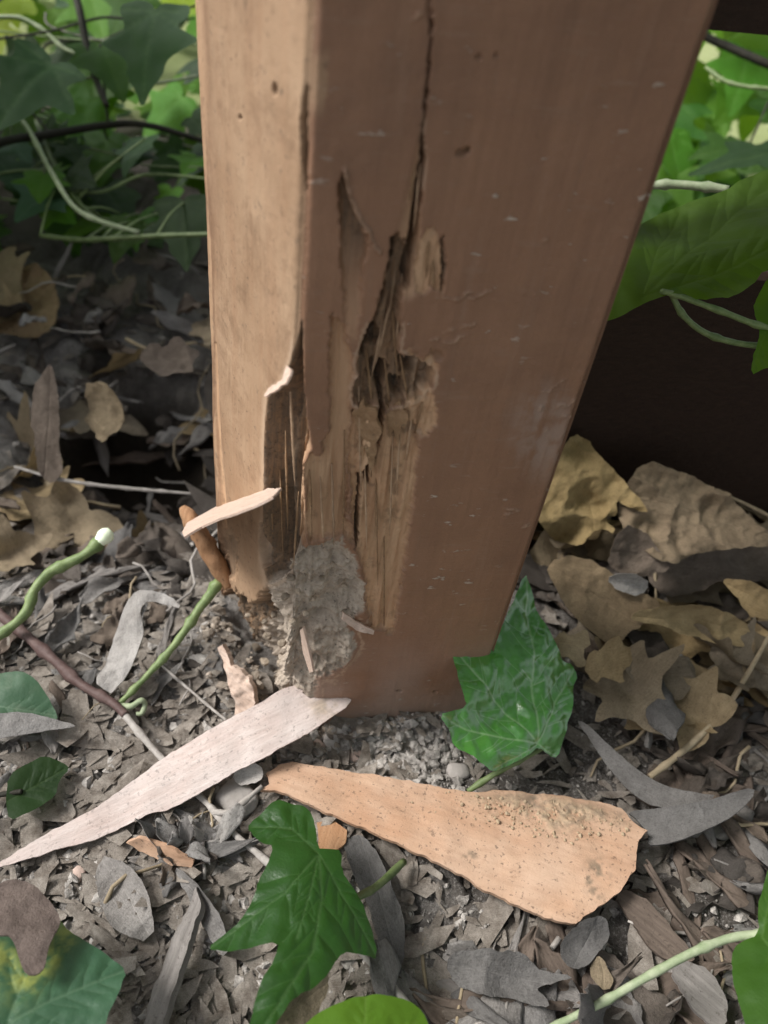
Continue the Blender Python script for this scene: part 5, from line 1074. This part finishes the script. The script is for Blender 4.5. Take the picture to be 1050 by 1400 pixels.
lib('dark', 8, lambda i: blade_mesh('dry_leaf', 660 + i, random.uniform(.02, .05), random.uniform(.010, .022), D_DARK, random.choice(['ovate', 'frag', 'lance']), .0003))
lib('bark', 8, lambda i: blade_mesh('bark_bit', 700 + i, random.uniform(.022, .06), random.uniform(.005, .012), M_GREYW if i % 2 else M_BROWNW, 'strip', .0012, .15))
def twig_mesh(i):
    r = random.Random(800 + i); L = r.uniform(.03, .08); n = 9
    path = np.array([[L * (t / n - .5), .06 * L * math.sin(t * 1.1 + i), .04 * L * math.sin(t * .8 + i * 2)] for t in range(n + 1)])
    V, F = tube_vf(path, np.linspace(r.uniform(.0006, .0012), .0004, n + 1), 6, .25, i)
    return mesh('twig', V, F, S_GREY if i % 2 else S_TAN)
lib('twig', 8, twig_mesh)
NAMES = dict(ash=('dry_leaf', 'dry leaf'), grey=('dry_leaf', 'dry leaf'), brown=('dry_leaf', 'dry leaf'), pale=('leaf_scrap', 'leaf scrap'), tan=('dry_ivy_leaf', 'dry leaf'), dark=('decayed_leaf', 'dry leaf'), bark=('bark_bit', 'bark'), twig=('fallen_twig', 'twig'))
LOOK = dict(ash='ash-grey torn dry leaf', grey='narrow grey dry leaf', brown='oval brown dry leaf', pale='small pale leaf scrap', tan='lobed tan dry leaf', dark='blackened decaying leaf', bark='weathered grey-brown bark bit', twig='thin fallen twig')
ZONES = [ # name, px box, mix, count, size, lift
 ('in the dim litter behind the post at left', (-40, 290, 370, 560), dict(grey=4, brown=5, tan=2, dark=8, pale=1, bark=3, twig=6), 84, 1.25, .030),  # extra dark leaves here deepen the shade by colour
 ('around the dark hollow left of the post', (-40, 292, 560, 800), dict(grey=4, brown=5, dark=6, bark=4, twig=4, tan=2), 56, 1.15, .016),
 ('on the soil left of the wooden peg', (-40, 310, 780, 1130), dict(ash=6, grey=3, brown=2, dark=3, pale=2, bark=5, twig=3), 56, .75, .007),
 ('on the soil below the pink bark strip', (-40, 380, 1120, 1440), dict(ash=8, grey=2, brown=1, dark=4, pale=2, bark=5, twig=2), 52, .75, .006),
 ('in the shaded drift right of the post', (740, 1110, 700, 1000), dict(tan=13, brown=5, dark=3, grey=1, twig=2), 84, 1.2, .022),
 ('beyond the glossy ivy leaf at right', (760, 1110, 960, 1160), dict(grey=5, brown=2, dark=4, bark=6, twig=2), 46, 1.1, .008),
 ('below the orange flake at bottom right', (540, 1110, 1170, 1450), dict(grey=7, brown=3, dark=3, bark=8, twig=2), 66, 1.2, .006),  # dark grey-brown mix imitates the dimness at lower right
 ('on the bare soil before the post', (420, 640, 990, 1140), dict(ash=4, bark=3, pale=2, dark=1, twig=2), 22, .45, .003),
]
KEEP = [[(-15, 1185), (140, 1096), (300, 990), (416, 939), (480, 958), (420, 1005), (280, 1080), (130, 1146)], [(356, 1083), (380, 1045), (620, 1078), (852, 1103), (884, 1138), (864, 1196), (786, 1266), (660, 1220), (450, 1116)], [(716, 783), (765, 890), (800, 920), (770, 1036), (672, 1056), (600, 977), (617, 872)], [(338, 1118), (432, 1125), (468, 1162), (524, 1292), (430, 1350), (330, 1450), (355, 1345), (284, 1280), (355, 1195)], [(-60, 1200), (60, 1205), (174, 1326), (135, 1440), (-60, 1460)]]
for zn, (x0, x1, y0, y1), mixd, cnt, size, lift in ZONES:
    keys = [k for k, w in mixd.items() for _ in range(w)]
    made = 0; tries = 0
    while made < cnt and tries < 4000:
        tries += 1
        px, py = rr.uniform(x0, x1), rr.uniform(y0, y1); p = atz(px, py, .0)
        if pip(np.array([[p[0], p[1]]]), POST * 1.0 + (POST - POST.mean(0)) * .25)[0]: continue
        if any(pip(np.array([[px, py]]), hp)[0] or segdist(np.array([[px, py]]), hp)[0] < ((95 if py > 1180 else 60) if py > 900 else 16) for hp in KEEP): continue
        z = float(gh(p[0], p[1], False)); z += rr.uniform(.001, lift)
        # stay on the pixel's own ray at that height
        k = rr.choice(keys); nm, cat = NAMES[k]; me = rr.choice(LIB[k])
        o = link(nm, me)
        a = rr.uniform(0, 2 * math.pi); tl = .32 if k not in ('bark', 'twig') else .15
        o.rotation_euler = (rr.gauss(0, tl), rr.gauss(0, tl), a); s = size * rr.uniform(.7, 1.25); o.scale = (s, s, s); o.location = (p[0], p[1], z)
        tag(o, None, cat, {'dry_leaf': 'dry leaves'}.get(nm, cat + ' pieces') + ' ' + zn); PENDING.append((o, LOOK[k], (p[0], p[1], z))); made += 1

# ------------------------------------------------------------------ fine ground litter: crumbs, clods, shreds nobody could count
def stuff_layer(name, n, gen, mat, dens, smooth=False):
    Vs, Fs, k = [], [], 0
    for i in range(n):
        px, py = dens(); p = atz(px, py, 0.0)
        if pip(np.array([[p[0], p[1]]]), POST)[0]: continue
        V, F = gen(i); a = rr.uniform(0, 6.28); ca, sa = math.cos(a), math.sin(a)
        V = V @ np.array([[ca, sa, 0], [-sa, ca, 0], [0, 0, 1]]) + np.array([p[0], p[1], float(gh(p[0], p[1])) + .0006])
        Vs.append(V); Fs += [tuple(q + k for q in f) for f in F]; k += len(V)
    o = link(name, mesh(name, np.concatenate(Vs), Fs, mat, smooth)); o['kind'] = 'stuff'; return o
import bmesh as _bm
_b = _bm.new(); _bm.ops.create_icosphere(_b, subdivisions=1, radius=1.0); ICV = np.array([v.co[:] for v in _b.verts]); ICF = [[v.index for v in f.verts] for f in _b.faces]; _b.free()
CL = [ICV * (1 + .45 * RNG.uniform(-1, 1, (len(ICV), 1))) * np.array([1, .8, .65]) for _ in range(24)]
def clod(i): return CL[i % 24] * (.00045 + .0030 * rr.random() ** 5), ICF
def shred(i):
    L = rr.uniform(.003, .008) * (2.2 if rr.random() < .2 else 1); w = L * rr.uniform(.12, .5); n = 7; t, q, b = rr.uniform(-.4, .4), rr.uniform(-.4, .4), rr.uniform(-.5, .5)
    P = []
    for k in range(n):
        a = 2 * math.pi * (k + rr.uniform(-.3, .3)) / n; f = rr.uniform(.6, 1.15); P.append((L * f * math.cos(a), w * f * math.sin(a)))
    V = np.array([(0, 0, .0012)] + [(x, y, .0012 + t * x * .5 + q * y * .6 + b * x * x / L) for x, y in P])
    return V, [(0, 1 + k, 1 + (k + 1) % n) for k in range(n)]
def dn():
    while True:
        x, y = rr.uniform(-60, 1110), rr.uniform(380, 1460)
        if y < 900 and 320 < x < 740: continue
        if (x > 560 or y < 640) and rr.random() < .7: continue
        p = atz(x, y, 0)
        if hole_f(p[0], p[1]) > .3: continue
        return x, y
def dn2():
    while True:
        x, y = (rr.gauss(300, 170), rr.gauss(1180, 120)) if rr.random() < .5 else (rr.gauss(520, 70), rr.gauss(1035, 35))
        if 900 < y < 1460: return x, y
stuff_layer('soil_crumbs', 9000, clod, M_CLOD, lambda: dn2() if rr.random() < .5 else dn())
stuff_layer('leaf_shreds', 3800, shred, M_FINE, dn, True)
def dn3():
    u = rr.random()
    if u < .45: return rr.uniform(-900, -50), rr.uniform(330, 1500)
    if u < .75: return rr.uniform(1100, 1800), rr.uniform(500, 1500)
    return rr.uniform(300, 800), rr.uniform(330, 820)
def big_shred(i):
    V, F = shred(i); return V * np.array([2.6, 2.6, 2.6]), F
stuff_layer('outer_litter', 1900, big_shred, D_BRN, dn3, True)
finish_labels()
